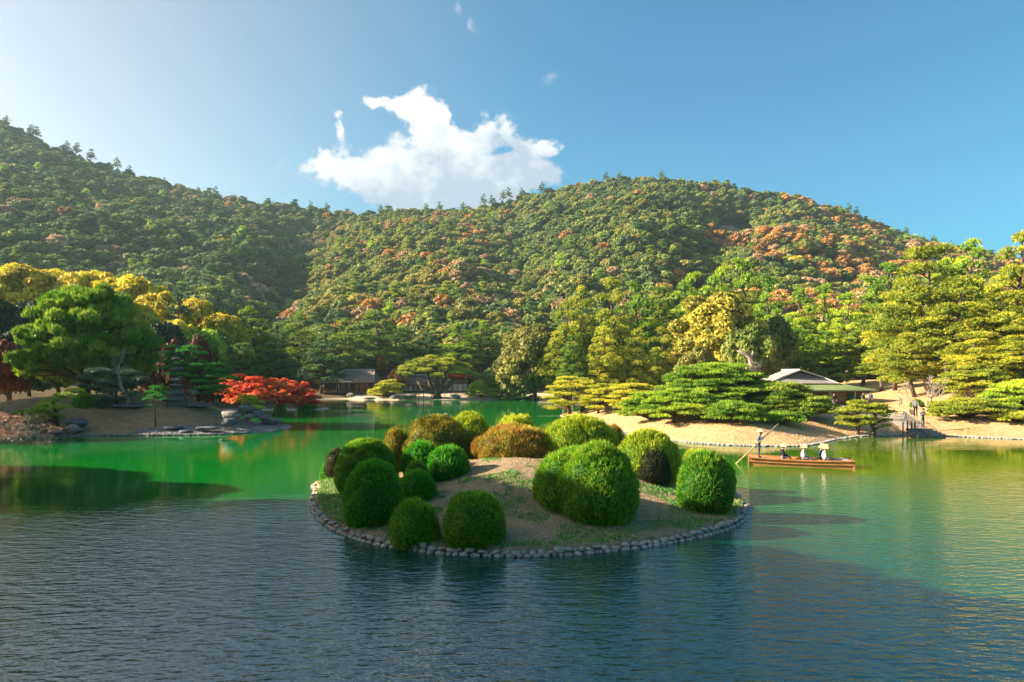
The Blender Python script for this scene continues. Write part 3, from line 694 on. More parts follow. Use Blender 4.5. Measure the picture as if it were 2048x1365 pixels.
# pines standing above the ridge line
rpm = [make_tall_pine(300 + i, 11, 3.6, LM['pine_d'], dens=3, size=.5, bare=.55, flat=.26, layers=4) for i in range(3)]
rr_ = random.Random(21)
ORD = 'first second third fourth fifth sixth seventh eighth ninth tenth eleventh twelfth thirteenth fourteenth fifteenth sixteenth seventeenth eighteenth nineteenth twentieth'.split(); ORD = ORD + ['twenty ' + q for q in ORD]
RP = [(12, 226), (58, 238), (72, 244), (132, 268), (150, 272), (182, 288), (236, 310), (262, 322), (330, 348), (398, 366), (432, 372), (470, 383), (548, 394), (625, 400), (655, 404), (762, 404), (850, 400), (880, 402), (925, 398), (968, 388), (985, 380), (1006, 374), (1020, 372), (1045, 370), (1082, 354), (1210, 338), (1238, 333), (1322, 336), (1698, 402), (1712, 408), (1812, 448), (1868, 466), (1900, 474), (1935, 486)]
for i, (px_, py_) in enumerate(RP):
    Yr = YR - 4 + rr_.uniform(-5, 5); xr = X_(px_, Yr); zt = H + (HY - py_) / F * Yr; zg = float(z_hill(xr, Yr)) - .5; hh_ = max(7.5, zt - zg) * rr_.uniform(.72, .92); s_ = hh_ / 11
    tree_obj('ridge_pine', rpm[i % 3], (xr, Yr, zg), rr_.uniform(0, 6), (s_ * .7, s_ * .7, s_), 'skyline pine on the %s, ' % ('left hill ridge' if px_ < 660 else ('saddle under the cloud' if px_ < 1060 else ('top of the right hill' if px_ < 1400 else 'right flank of the right hill'))) + '%s from the left' % ORD[i], 'pine', 'pines standing above the ridge, ' + ('left' if px_ < 660 else ('saddle' if px_ < 1060 else ('top' if px_ < 1400 else 'right'))))
# bare rock face
rf = link('bare_scar', mesh_np('bare_scar', *(lambda V, Fc: ([(p[0] * 22 + 120 * 0 + 0, p[1] * 9, p[2] * 11 + .9 * math.sin(p[0] * 9)) for p in V], Fc))(*ICO3), solid('bare_slope', (.22, .17, .13), .95, (.12, .1, .08), .5, .5), smooth=False))
Yb = 452.0; Xb = X_(1478, Yb); rf.location = (Xb, Yb, float(z_hill(Xb, Yb)) - 3); rf.rotation_euler = (0, math.radians(24), 0); tag(rf, 'bare earth and rock scar high on the right hillside', 'rock')

# ------------------------------------------------------------------ garden woods: kinds made once
TP = {}
TP['pineA'] = (make_tall_pine(1, 20, 5.2, LM['pine']), 20, 5.2)
TP['pineB'] = (make_tall_pine(2, 22, 5.4, LM['pine_y'], bare=.3, flat=.55), 22, 5.4)
TP['pineC'] = (make_tall_pine(3, 18, 5.6, LM['pine'], flat=.36, bare=.22), 18, 5.6)
TP['pineD'] = (make_tall_pine(4, 18, 5.0, LM['pine_d'], flat=.4, bare=.2), 18, 5.0)
TP['pineE'] = (make_tall_pine(5, 20, 5.2, LM['pine_b'], flat=.42, bare=.2), 20, 5.2)
TP['pineG'] = (make_tall_pine(6, 18, 5.2, LM['pine_b'], flat=.38, bare=.15), 18, 5.2)
TP['pineY2'] = (make_tall_pine(8, 20, 6.4, LM['pine_y'], flat=.5, bare=.22, lean=.04), 20, 6.4)
TP['cedar'] = (make_tall_pine(7, 18, 3.8, LM['cedar'], flat=.5, bare=.08, layers=13), 18, 3.8)
TP['broad'] = (make_broad(11, 12, 5.0, LM['green']), 12, 5.0)
TP['olive'] = (make_broad(12, 12, 5.2, LM['olive'], base=.04, nclump=70, csz=.26, dens=9, size=.3), 12, 4.7)
TP['gold'] = (make_broad(13, 14, 5.4, LM['gold'], base=.22, nclump=70, csz=.24, size=.26, dens=12, stems=3), 14, 4.6)
TP['yellow'] = (make_broad(14, 16, 8.0, LM['yellow'], base=.3, nclump=110, csz=.17, dens=7, size=.34), 16, 5.9)
TP['dark'] = (make_broad(15, 14, 6.0, LM['dark'], base=.05), 14, 6.0)
TP['rust'] = (make_broad(16, 9, 4.0, LM['rust'], base=.15), 9, 4.0)
TP['maroon'] = (make_broad(17, 8, 5.0, LM['maroon'], base=.1, nclump=40, csz=.28), 8, 5.0)
TP['limeb'] = (make_broad(18, 12, 5.0, LM['lime'], base=.1, nclump=44, csz=.28), 12, 5.0)
_first = {}
trnd = random.Random(77)
def plant(kind, px, top, Y, hw, label, cat=None, group=None, base_z=None):
    """hw: half width in photo pixels"""
    x = X_(px, Y); g0 = gz(x, Y) if base_z is None else base_z
    ztop = H + (HY - top) / F * Y; h = ztop - g0; (mesh, h0, r0) = TP[kind]
    s = (hw / F * Y / r0, hw / F * Y / r0, h / h0)
    nm = 'pine_tree' if kind.startswith('pine') else ('cedar_tree' if kind == 'cedar' else ('maple_tree' if kind in ('rust', 'maroon') else 'broadleaf_tree'))
    return tree_obj(nm, mesh, (x, Y, g0 - .1), trnd.uniform(0, 6.28), s, label, cat or ('pine' if kind.startswith('pine') else 'tree'), group)

# left: golden trees lit along their tops, over dark trees at the edge
GY = 'golden trees on the rise at left'
for px, top, Y, hw, lb in [(35, 531, 126, 72, 'leftmost full golden tree, above the dark thicket'), (110, 540, 134, 62, 'golden tree just left above the big juniper'),
    (185, 543, 130, 62, 'golden tree directly behind the juniper top'), (262, 553, 128, 62, 'golden tree right above the juniper shoulder'), (325, 585, 122, 55, 'golden tree sloping down right of the juniper'),
    (392, 598, 120, 50, 'golden tree behind the dark cedar'), (445, 628, 116, 44, 'lowest golden tree at the right end of the golden row'), (250, 600, 110, 55, 'lower golden tree between juniper and cedar'), (350, 640, 108, 40, 'small golden tree under the row beside the cedar')]:
    plant('yellow', px, top, Y, hw, lb, group=GY)
for px, top, Y, hw, lb in [(-20, 596, 92, 62, 'shade-dark green tree at the left edge of the photo'), (58, 600, 100, 55, 'shade-dark green tree behind the left side of the juniper'), (20, 660, 82, 50, 'low dark tree at the left edge above the rocks'),
    (115, 640, 96, 60, 'dark tree showing under the juniper branches'), (250, 640, 98, 60, 'dark tree behind the bare branched tree'), (330, 640, 104, 45, 'dark tree left of the cedar'), (385, 660, 110, 42, 'dark leafy tree right under the cedar')]:
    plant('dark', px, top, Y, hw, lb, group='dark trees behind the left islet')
for px, top, Y, hw, lb in [(15, 690, 78, 36, 'dull maroon shrub at the far left edge'), (395, 684, 90, 36, 'dark maroon maple behind the stone pagoda'), (345, 690, 92, 34, 'dark maroon maple left behind the stone pagoda')]:
    plant('maroon', px, top, Y, hw, lb, cat='maple')
plant('cedar', 345, 588, 112, 30, 'dark blue green cedar rising before the golden trees')
for px, top, Y, hw, kd, lb in [
    (405, 655, 108, 42, 'limeb', 'yellow green leafy tree right of the maroon maple'), (440, 668, 112, 36, 'broad', 'green leafy tree left of the first tall pines'),
    (497, 618, 122, 52, 'pineC', 'tall pine with a pale straight trunk above the red maples'), (545, 650, 128, 44, 'pineD', 'dark pine between two broad pines left of the houses'),
    (598, 632, 157, 58, 'pineC', 'broad layered pine behind the left end of the timber house'), (480, 690, 106, 44, 'pineD', 'low dark pine right behind the red maples'),
    (642, 668, 150, 46, 'pineD', 'dark pine behind the timber house roof'), (690, 640, 166, 46, 'pineC', 'green pine behind the ridge of the timber house'), (745, 628, 160, 60, 'pineC', 'widest pine above the gap between the two houses'),
    (800, 660, 166, 50, 'pineD', 'dark pine left behind the old propped pine'), (850, 668, 170, 44, 'pineD', 'dark pine straight behind the old propped pine'), (903, 650, 160, 50, 'pineE', 'bright pine above the white walled house'),
    (962, 656, 164, 50, 'pineA', 'bright pine behind the right end of the white walled house'), (1005, 672, 168, 40, 'pineD', 'dark pine left of the round olive tree'),
    (560, 690, 118, 46, 'pineD', 'low dark pine over the right end of the red maples'), (450, 700, 124, 40, 'pineD', 'shaded pine behind the red maples')]:
    plant(kd, px, top, Y, hw, lb)
plant('olive', 1068, 645, 134, 66, 'large round olive green tree right of the far houses')
plant('broad', 985, 738, 142, 22, 'small grey green tree at the far shore')
plant('rust', 765, 706, 157, 13, 'small orange maple between the two far house roofs', cat='maple', base_z=4.6)
plant('rust', 795, 735, 155, 18, 'low orange maple beside the far pines', cat='maple')
plant('rust', 640, 725, 152, 14, 'small orange maple left of the timber house roof', cat='maple')
for px, top, Y, hw, kd, lb in [
    (1128, 605, 126, 44, 'pineB', 'leftmost tall pine of the sunlit right wood'), (1172, 578, 130, 44, 'pineB', 'second tall yellow green pine in the right wood'), (1222, 566, 122, 48, 'pineB', 'tall pine with its bare trunk showing above the low pines'),
    (1275, 572, 132, 46, 'pineE', 'tall pine left of the golden tree'), (1322, 575, 136, 46, 'pineA', 'pine just behind the left of the golden tree'), (1370, 552, 146, 50, 'pineE', 'high pine behind the golden tree'),
    (1150, 672, 112, 36, 'pineA', 'short pine before the tall right wood'), (1205, 660, 112, 40, 'pineB', 'short yellow pine in front of the right wood'), (1265, 662, 112, 40, 'pineB', 'short pine with a dark trunk right of the bare trunk'), (1325, 660, 116, 42, 'pineB', 'short pine touching the left of the golden tree'),
    (1430, 540, 150, 52, 'pineE', 'pine rising behind the golden tree top'), (1492, 528, 150, 60, 'pineE', 'highest pine in the middle of the right wood'), (1545, 560, 140, 50, 'pineG', 'emerald pine right of the golden tree'),
    (1590, 588, 132, 50, 'pineG', 'emerald pine above the tea house roof'), (1640, 575, 138, 50, 'pineG', 'shaded emerald pine behind the tea house'), (1690, 590, 126, 50, 'pineG', 'emerald pine right behind the tea house'),
    (1725, 640, 112, 46, 'pineA', 'pine over the right end of the tea house'), (1600, 660, 116, 46, 'pineG', 'low emerald pine close behind the tea house roof'), (1665, 665, 114, 46, 'pineG', 'low dark green pine behind the tea house eaves'),
    (1750, 560, 130, 56, 'pineE', 'pine between the tea house wood and the great pine'), (1858, 500, 92, 100, 'pineY2', 'great spreading pine on the right slope'), (1790, 590, 98, 62, 'pineY2', 'yellow green pine left under the great pine'),
    (1905, 560, 86, 84, 'pineB', 'pine below and right of the great pine'), (1952, 482, 110, 62, 'pineE', 'pine behind the great pine towards the right edge'), (2030, 470, 96, 70, 'pineB', 'tallest pine cut by the right edge of the photo'),
    (2000, 590, 84, 76, 'pineY2', 'spreading yellow pine near the right edge'), (2060, 640, 76, 80, 'pineB', 'low pine cut by the right edge of the photo'), (1830, 650, 88, 62, 'pineY2', 'low spreading pine above the bare shrub'), (1950, 668, 80, 70, 'pineY2', 'low spreading pine over the right lawn'),
    (1760, 690, 100, 44, 'pineA', 'small pine right of the tea house eaves'), (1895, 520, 118, 60, 'pineE', 'bright pine peeping behind the great pine'), (1800, 530, 125, 56, 'pineE', 'bright pine left behind the great pine')]:
    plant(kd, px, top, Y, hw, lb)
plant('gold', 1432, 585, 112, 76, 'round golden yellow camphor tree in the right wood')
plant('broad', 1498, 655, 104, 50, 'grey green leafy tree right of the golden tree')
plant('broad', 1545, 640, 112, 44, 'dark leafy tree behind the dead white trunk')
plant('olive', 1395, 690, 100, 40, 'low olive tree under the golden tree')
# filler wood between the garden and the hill foot: shares labels, nothing tells them apart
k = 0
for row, (Yf, tp) in enumerate([(166, 690), (176, 672), (188, 655)]):
    for px in range(-120, 2180, 62 - row * 4):
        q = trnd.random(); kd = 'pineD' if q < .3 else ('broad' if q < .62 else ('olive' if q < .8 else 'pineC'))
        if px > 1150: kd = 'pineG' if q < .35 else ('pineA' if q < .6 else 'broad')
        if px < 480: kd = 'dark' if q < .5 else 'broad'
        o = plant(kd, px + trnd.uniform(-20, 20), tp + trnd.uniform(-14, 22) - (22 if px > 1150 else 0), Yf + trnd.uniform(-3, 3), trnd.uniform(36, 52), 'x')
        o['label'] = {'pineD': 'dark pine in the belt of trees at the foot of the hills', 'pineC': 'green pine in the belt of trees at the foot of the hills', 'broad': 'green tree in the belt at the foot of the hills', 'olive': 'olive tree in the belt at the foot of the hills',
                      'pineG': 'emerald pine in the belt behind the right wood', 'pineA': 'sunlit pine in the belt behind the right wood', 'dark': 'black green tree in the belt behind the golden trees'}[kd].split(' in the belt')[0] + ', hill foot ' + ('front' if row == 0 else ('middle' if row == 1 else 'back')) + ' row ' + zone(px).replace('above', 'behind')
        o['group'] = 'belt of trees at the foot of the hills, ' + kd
# tall trees on the near left shore, outside the picture, whose shade lies on the foreground water
for si, (x, y, h, r, kd) in enumerate([(-13.5, 8, 9.8, 4.2, 'olive'), (-17.5, 13, 11.6, 4.6, 'olive'), (-21.5, 17.5, 13.6, 4.8, 'broad'), (-25.5, 21.5, 15.6, 5.0, 'olive'), (-29, 26, 14.0, 4.6, 'broad'), (-34, 32, 9.0, 4.2, 'olive'), (-41, 37.5, 8.5, 4, 'broad'), (-11, 3, 8.6, 4, 'olive'), (-19, 7, 10, 5, 'broad'), (-55, 59, 11, 4.0, 'olive'), (-57, 66, 11.5, 3.6, 'broad')]):
    mesh, h0, r0 = TP[kd]
    tree_obj('shore_tree', mesh, (x, y, gz(x, y) - .1), trnd.uniform(0, 6), (r / r0, r / r0, h / h0), 'leafy shade tree on the near left shore, %s along the water' % ORD[si], 'tree', 'trees on the near left shore')
# ------------------------------------------------------------------ clipped azaleas on the island
def bush(px0, px1, pt, pb, mat, label, depth=1.0, leaf=.085, dens=1500, seed=0, power=2.02, y_front=None, sink=.12, tiltx=0, name='azalea_shrub'):
    """a clipped dome from its outline in the photo: left, right, top row and the row of its front foot"""
    cx = (px0 + px1) / 2; g = hit(cx, pb, 18, 95) if y_front is None else Vector((X_(cx, y_front), y_front, gz(X_(cx, y_front), y_front)))
    Yf = g.y; r = (px1 - px0) / 2 / F * Yf; r = r / (1 - r * depth / Yf * .9) ; ry = r * depth; Yc = Yf + ry * .82
    xc = X_(cx, Yc); r = (px1 - px0) / 2 / F * Yc
    zt = H + (HY - pt) / F * (Yc + .0); z0 = min(gz(xc, Yc), g.z) - sink; hz = (zt - z0)
    zc = z0 + hz * .34; ru = hz * .66; rl = hz * .52
    rng = np.random.default_rng(seed + 500)
    area = 2 * math.pi * r * ry + 2 * math.pi * math.sqrt(r * ry) * hz; n = int(area * dens * (.05 / leaf) ** 2)
    u = nrm(rng.normal(size=(n, 3))); u[:, 2] = np.where(u[:, 2] < -.75, -u[:, 2], u[:, 2])
    def surf(u):
        q = (np.abs(u) ** power).sum(1) ** (-1 / power); p = u * q[:, None]
        lump = 1 + .22 * (fbm(u[:, 0] * 2.2 + seed, u[:, 1] * 2.2 + u[:, 2] * 1.7, 3) - .5) + .09 * (vnoise(u[:, 0] * 7 + seed, u[:, 1] * 7 + u[:, 2] * 5) - .5)
        p = p * lump[:, None]
        return np.stack([p[:, 0] * r, p[:, 1] * ry, np.where(p[:, 2] > 0, p[:, 2] * ru, p[:, 2] * rl)], 1)
    p = surf(u); N = nrm(u / np.array([r, ry, ru]))
    Pt = p * (1 - .10 * rng.random(n) ** 2)[:, None]
    up = nrm(N * .75 + np.array([0, 0, .55]))
    V1 = blades(Pt, up, leaf * (.8 + .9 * rng.random(n)), leaf * .42, rng, .5)
    m2 = int(n * .22); V2 = blades(p[:m2], nrm(N[:m2] * .5 + np.array([0, 0, .9])), leaf * (1.4 + 1.3 * rng.random(m2)), leaf * .34, rng, .28)
    V = np.concatenate([V1, V2]); nt = len(V) // 3
    var = np.concatenate([.45 * rng.random(n) + .18 + .25 * np.clip(N[:, 2], 0, 1) * 0, .55 + .45 * rng.random(m2)])
    var = var + .25 * (fbm(np.concatenate([u, u[:m2]])[:, 0] * 3 + seed, np.concatenate([u, u[:m2]])[:, 1] * 3 + np.concatenate([u, u[:m2]])[:, 2] * 2, 2) - .5)
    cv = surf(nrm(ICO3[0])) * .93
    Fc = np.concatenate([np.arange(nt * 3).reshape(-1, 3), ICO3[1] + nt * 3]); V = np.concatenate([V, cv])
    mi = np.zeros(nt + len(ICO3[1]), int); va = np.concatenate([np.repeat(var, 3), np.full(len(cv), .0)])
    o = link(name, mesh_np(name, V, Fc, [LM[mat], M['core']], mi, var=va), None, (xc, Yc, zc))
    if tiltx: o.rotation_euler.y = tiltx
    return tag(o, label, 'shrub')
BL = [
 (690, 803, 925, 1056, 'az_g', 'big bright green clipped ball at the left front of the island', .95),
 (669, 797, 884, 990, 'az_m', 'wide green dome behind the left front ball, dark brown on its left', .8),
 (639, 676, 928, 972, 'az_g', 'small dark clipped ball at the far left tip of the island', 1),
 (799, 871, 944, 1008, 'az_g', 'small green ball right of the big left front ball', 1),
 (782, 878, 1002, 1102, 'az_m', 'mossy green ball at the front kerb, left of the two', 1),
 (886, 1010, 985, 1102, 'az_m', 'larger mossy ball at the front kerb, right of the two', 1),
 (855, 936, 895, 967, 'az_g', 'green ball with yellow tips behind the small front ball', 1),
 (805, 882, 886, 950, 'az_g', 'green dome wedged behind the yellow tipped ball', .9),
 (809, 859, 924, 956, 'az_m', 'smallest rounded shrub nestled between three green balls', .9),
 (807, 941, 832, 905, 'az_b', 'large brown green dome at the back left of the island', .8),
 (887, 990, 826, 888, 'az_y', 'yellow green dome right behind the brown green dome', .8),
 (764, 818, 857, 912, 'az_b', 'brownish shrub left of the large brown green dome', .9),
 (688, 748, 881, 925, 'az_y', 'yellow lit shrub peeking behind the wide left dome', .9),
 (652, 692, 898, 940, 'az_t', 'pinkish twiggy shrub at the back left shore of the island', .9),
 (948, 1106, 852, 938, 'az_r', 'wide low dome with russet red tips in the middle of the island', .75),
 (984, 1080, 832, 868, 'az_y', 'low yellow green dome at the very back of the island', .8),
 (1078, 1236, 834, 912, 'az_y', 'wide yellow green dome behind the biggest shrub', .7),
 (1196, 1252, 852, 898, 'az_r', 'small russet shrub at the right shoulder of the wide yellow dome', .9),
 (1068, 1222, 898, 1032, 'az_m', 'left half of the biggest double shrub on the island', 1.0),
 (1118, 1276, 889, 1054, 'az_m', 'right half of the biggest double shrub on the island', 1.0),
 (1234, 1359, 862, 950, 'az_y', 'round yellow green dome on the right back of the island', .9),
 (1276, 1340, 900, 946, 'az_t', 'dark leafless twiggy shrub before the right back dome', .7),
 (1355, 1465, 905, 1029, 'az_m', 'tall ball shrub above the right kerb of the island', .95),
 (1360, 1424, 902, 940, 'az_y', 'yellow tipped shrub just behind the tall right ball', .9),
 (1425, 1470, 925, 1000, 'az_g', 'dark shrub tucked behind the right of the tall right ball', .9),
]
for i, (a, b, t_, f_, mt, lb, dp) in enumerate(BL):
    yf = None
    yf = {2: 34.6, 9: 31.8, 10: 33.6, 11: 32.4, 12: 32.8, 13: 34.4, 14: 30.6, 15: 34.6, 16: 30.8, 17: 32.4, 23: 31.6, 24: 30.2, 20: 29.4, 21: 29.0, 6: 28.0, 7: 29.4, 8: 27.4}.get(i)
    bush(a, b, t_, f_, mt, lb, dp, seed=i, y_front=yf, leaf=.062 if i in (0, 1, 2, 3, 4, 5, 8) else (.07 if mt == 'az_t' else .085))

# kerb stones: parts of the island
def stone_meshes(n, seed, sub, mats, flat=.75):
    out = []
    V0, F0 = (ICO1, ICO2, ICO3)[sub - 1]
    for i in range(n):
        rg = np.random.default_rng(seed + i); V = V0.copy()
        d = 1 + .22 * (fbm(V[:, 0] * 1.3 + i * 3, V[:, 1] * 1.3 + V[:, 2] * 1.1 + i, 3) - .5) * 2 + rg.uniform(-.06, .06, len(V))
        ax = nrm(rg.normal(size=(4, 3)))                     # a few flat faces
        for a in ax:
            s = V @ a; V = V - np.maximum(s - .68, 0)[:, None] * a * .85
        V = V * d[:, None]; V[:, 2] *= flat
        out.append(mesh_np('stone', V, F0, mats, smooth=(sub > 2)))
    return out
KS = stone_meshes(8, 30, 2, M['kerb'])
per = catmull(isl[::5], 14); seg = np.hypot(*(np.roll(per, -1, 0) - per).T); cum = np.concatenate([[0], np.cumsum(seg)]); tot = cum[-1]
rnd = random.Random(5)
def along(s):
    i = int(np.searchsorted(cum, s % tot, 'right') - 1); f = (s % tot - cum[i]) / max(seg[i], 1e-6); a = per[i]; b = per[(i + 1) % len(per)]
    return a + (b - a) * f, math.atan2(b[1] - a[1], b[0] - a[0])
s = 0
while s < tot:
    wd = rnd.uniform(.15, .42); p, an = along(s + wd / 2)
    if p[1] < 32 or rnd.random() < .45:
        o = link('stone', KS[rnd.randrange(8)], island, (p[0] + rnd.uniform(-.03, .03), p[1] + rnd.uniform(-.03, .03), .13 + rnd.uniform(-.07, .05)), an + rnd.choice((0, math.pi)) + rnd.uniform(-.3, .3), (wd * .5, rnd.uniform(.10, .17), rnd.uniform(.08, .16)))
        o.rotation_euler.x = rnd.uniform(-.5, .5); o.rotation_euler.y = rnd.uniform(-.3, .3)
    s += wd * .97
# small stones of the waterline course under them: past the limit, joined
mbs = MB(); s = 0; V2, F2 = ICO1
while s < tot:
    wd = rnd.uniform(.14, .42); p, an = along(s + wd / 2); n_ = Vector((math.cos(an + math.pi / 2), math.sin(an + math.pi / 2), 0))
    cx, cy = sum(per[:, 0]) / len(per), sum(per[:, 1]) / len(per); n_ = Vector((p[0] - cx, p[1] - cy, 0)).normalized()
    c = Vector((p[0], p[1], .0)) + n_ * rnd.uniform(.06, .13); R_ = Matrix.Rotation(an, 3, 'Z')
    mbs.add([c + R_ @ Vector((v[0] * wd * .5, v[1] * .11, v[2] * .10)) for v in V2], [tuple(f) for f in F2]); s += wd
o = mbs.build('stone_course', M['kerb'], island); o['kind'] = 'stuff'

# weeds and dry grass on the turf
def scatter_grass(name, label, mat, fn, box, n, thr, lo, hi, wdt, seed, spread=.7, parent=None):
    rg = np.random.default_rng(seed); x = rg.uniform(box[0], box[1], n); y = rg.uniform(box[2], box[3], n)
    z = fn(x, y); msk = (z > .22) & (fbm(x * 1.1 + seed, y * 1.1, 4) + .12 * (rg.random(n) - .5) > thr(x, y)); x, y, z = x[msk], y[msk], z[msk]
    Pt = np.stack([x, y, z - .01], 1); m_ = len(Pt)
    V = blades(Pt, np.tile([0, 0, 1.0], (m_, 1)), rg.uniform(lo, hi, m_), wdt, rg, spread)
    o = link(name, mesh_np(name, V, np.arange(m_ * 3).reshape(-1, 3), LM[mat], var=np.repeat(rg.random(m_), 3))); return tag(o, label, 'grass', kind='stuff')
edge = lambda x, y: .60 - .15 * (1 - sstep(.2, 2.2, sdist(isl, x, y))) - .34 * sstep(-4.5, -7.5, x)
scatter_grass('green_weeds', 'green weeds patching the turf near the kerb', 'grass', z_isl, (-11, 11, 20, 37), 130000, edge, .04, .13, .05, 3)
scatter_grass('dry_turf', 'short dry grass covering the island', 'straw', z_isl, (-11, 11, 20, 37), 110000, lambda x, y: .3 + 0 * x, .03, .09, .02, 4, 1.1)
scatter_grass('bank_turf', 'tufts of dry grass on the sunlit bank', 'straw', z_rbank, (6, 50, 50, 90), 90000, lambda x, y: .42 + 0 * x, .04, .14, .05, 6)
scatter_grass('islet_litter', 'fallen needles and thin grass on the left islet', 'straw', z_islet, (-60, -23, 57, 76), 70000, lambda x, y: .5 + 0 * x, .04, .13, .05, 7, 1.0)

# ------------------------------------------------------------------ rocks
RK = stone_meshes(6, 60, 3, M['rock'], .8); RKD = stone_meshes(5, 80, 3, M['rock_dark'], .7)
def rock(px, py, Y, wpx, hpx, label, dark=False, rz=None, group=None, dep=.8, name='rock'):
    x = X_(px, Y); zt = H - (py - HY) / F * Y; wd = wpx / F * Y / 2; hh = hpx / F * Y / 2
    o = link(name, rnd.choice(RKD if dark else RK), None, (x, Y, zt), rz if rz is not None else rnd.uniform(-.4, .4), (wd * 1.1, wd * dep, hh * 1.35))
    return tag(o, label, 'rock', group)
rock(148, 860, 60.0, 34, 20, 'pale flat topped rock at the waterline of the left islet')
rock(152, 846, 61.4, 38, 22, 'dark upright rock behind the pale flat topped rock', True)
rock(112, 864, 59.6, 26, 12, 'small grey rock left of the pale flat topped rock')
rock(345, 856, 62.0, 38, 9, 'long low dark slab on the left islet shore', True)
rock(370, 864, 61.4, 28, 8, 'small dark slab sunk at the islet waterline', True)
rock(417, 857, 62.0, 44, 8, 'longest low dark slab beside the gravel', True)
rock(463, 831, 64.6, 42, 18, 'big rounded grey boulder above the gravel beach')
rock(458, 844, 63.4, 38, 18, 'dark round boulder in front of the big grey boulder', True)
rock(498, 836, 66.0, 18, 13, 'pale rock right of the big grey boulder')
rock(492, 818, 68.5, 28, 16, 'pointed grey rock behind the boulders', False)
rock(510, 826, 69.0, 24, 18, 'slanting grey rock right of the pointed rock')
rock(528, 836, 69.2, 26, 14, 'grey rock halfway along the tip of the islet')
rock(545, 844, 69.8, 36, 13, 'last grey rock at the tip of the islet')
rock(20, 822, 74, 50, 30, 'pale boulder on the far left shore', False); rock(2, 815, 70, 30, 14, 'white rock at the left photo edge')
rock(255, 812, 66, 60, 12, 'long dark rock among the clipped pines', True); rock(340, 800, 66.4, 40, 9, 'dark stone below the pagoda', True); rock(395, 812, 67, 46, 8, 'low dark stone right below the flat pine', True)
for px, py, wd, hh, Y, lb, dk in [(702, 790, 22, 13, 139, 'grey rock at the corner of the timber house', False), (738, 796, 30, 7, 138.5, 'flat brown rock at the start of the sand beach', False), (792, 793, 30, 11, 138, 'left one of the two long rocks on the sand beach', False),
    (818, 792, 34, 14, 138.6, 'right one of the two long rocks on the sand beach', False), (912, 793, 22, 16, 137, 'upright grey rock right of the propped pine', False), (905, 808, 26, 3, 131, 'flat skerry in the water before the beach', True), (946, 807, 14, 5, 132, 'small pale rock in the water before the beach', False), (985, 808, 22, 3, 131, 'thin flat skerry right of the small pale rock', True)]:
    rock(px, py + 1.5, Y, wd * .8, hh * .7, lb, dk, dep=.5)
rock(877, 833, 36.6, 11, 9, 'small grey stone peeping behind the back shrubs'); rock(893, 832, 36.8, 12, 10, 'small brown stone behind the back shrubs')

# gravel of the islet beach: stuff
rg = np.random.default_rng(9); n = 9000; gx = rg.uniform(-34, -22.4, n); gy = rg.uniform(60, 72, n); gzv = z_islet(gx, gy)
k_ = (gzv > .03) & (gzv < .62 + .3 * (gx + 30) / 8); gx, gy, gzv = gx[k_], gy[k_], gzv[k_]; sz = rg.uniform(.04, .15, len(gx))
V0, F0 = ICO1; V = (V0[None] * sz[:, None, None] * np.array([1, 1, .7]) + np.stack([gx, gy, gzv], 1)[:, None]).reshape(-1, 3)
Fc = (F0[None] + (np.arange(len(gx)) * len(V0))[:, None, None]).reshape(-1, 3)
tag(link('beach_gravel', mesh_np('beach_gravel', V, Fc, M['rock'])), 'grey gravel beach on the tip of the left islet', 'gravel', kind='stuff')
# gravel/sand sheets draped on the ground
def drape(name, poly, fn, res, mat, lift, label, kind='structure'):
    poly = catmull(poly, 4); x0, y0 = poly.min(0); x1, y1 = poly.max(0)
    xs = np.arange(x0, x1 + res, res); ys = np.arange(y0, y1 + res, res); Xg, Yg = np.meshgrid(xs, ys); sd = sdist(poly, Xg, Yg)
    Zg = fn(Xg, Yg) + lift * np.clip(sd / .6 + .2, -3, 1)
    idx = np.arange(Xg.size).reshape(Xg.shape); q = np.stack([idx[:-1, :-1], idx[:-1, 1:], idx[1:, 1:], idx[1:, :-1]], -1).reshape(-1, 4); q = q[sd.ravel()[q].max(1) > -.4]
    us_ = np.unique(q); rem = np.full(Xg.size, -1); rem[us_] = np.arange(len(us_))
    o = link(name, mesh_np(name, np.stack([Xg.ravel(), Yg.ravel(), Zg.ravel()], 1)[us_], rem[q], mat, smooth=True)); return tag(o, label, kind=kind)
drape('gravel_shore', [(-33, 60.2), (-27, 60.6), (-23.5, 63), (-22.4, 67), (-22.6, 71), (-24.5, 71), (-26.5, 67), (-29, 64), (-33, 62)], z_islet, .4, M['gravel'], .05, 'grey gravel ground of the islet tip')
drape('sand_beach', [(-34, 143.5), (-26, 138.4), (-12, 139.2), (0, 140), (12, 138), (22, 130), (33, 117), (36, 124), (26, 138), (12, 148), (-4, 151), (-20, 151), (-34, 149)], ground, 1.2, M['sand'], .10, 'pale sand beach on the far shore')
drape('path', [(36.2, 62.2), (37.6, 62.0), (39.6, 69), (43, 79), (47, 90), (43, 95), (35, 92), (37.5, 82), (33, 73.5), (26, 73.5), (24, 71), (34, 69)], z_rbank, .5, M['path'], .07, 'pale gravel path and yard before the tea house')

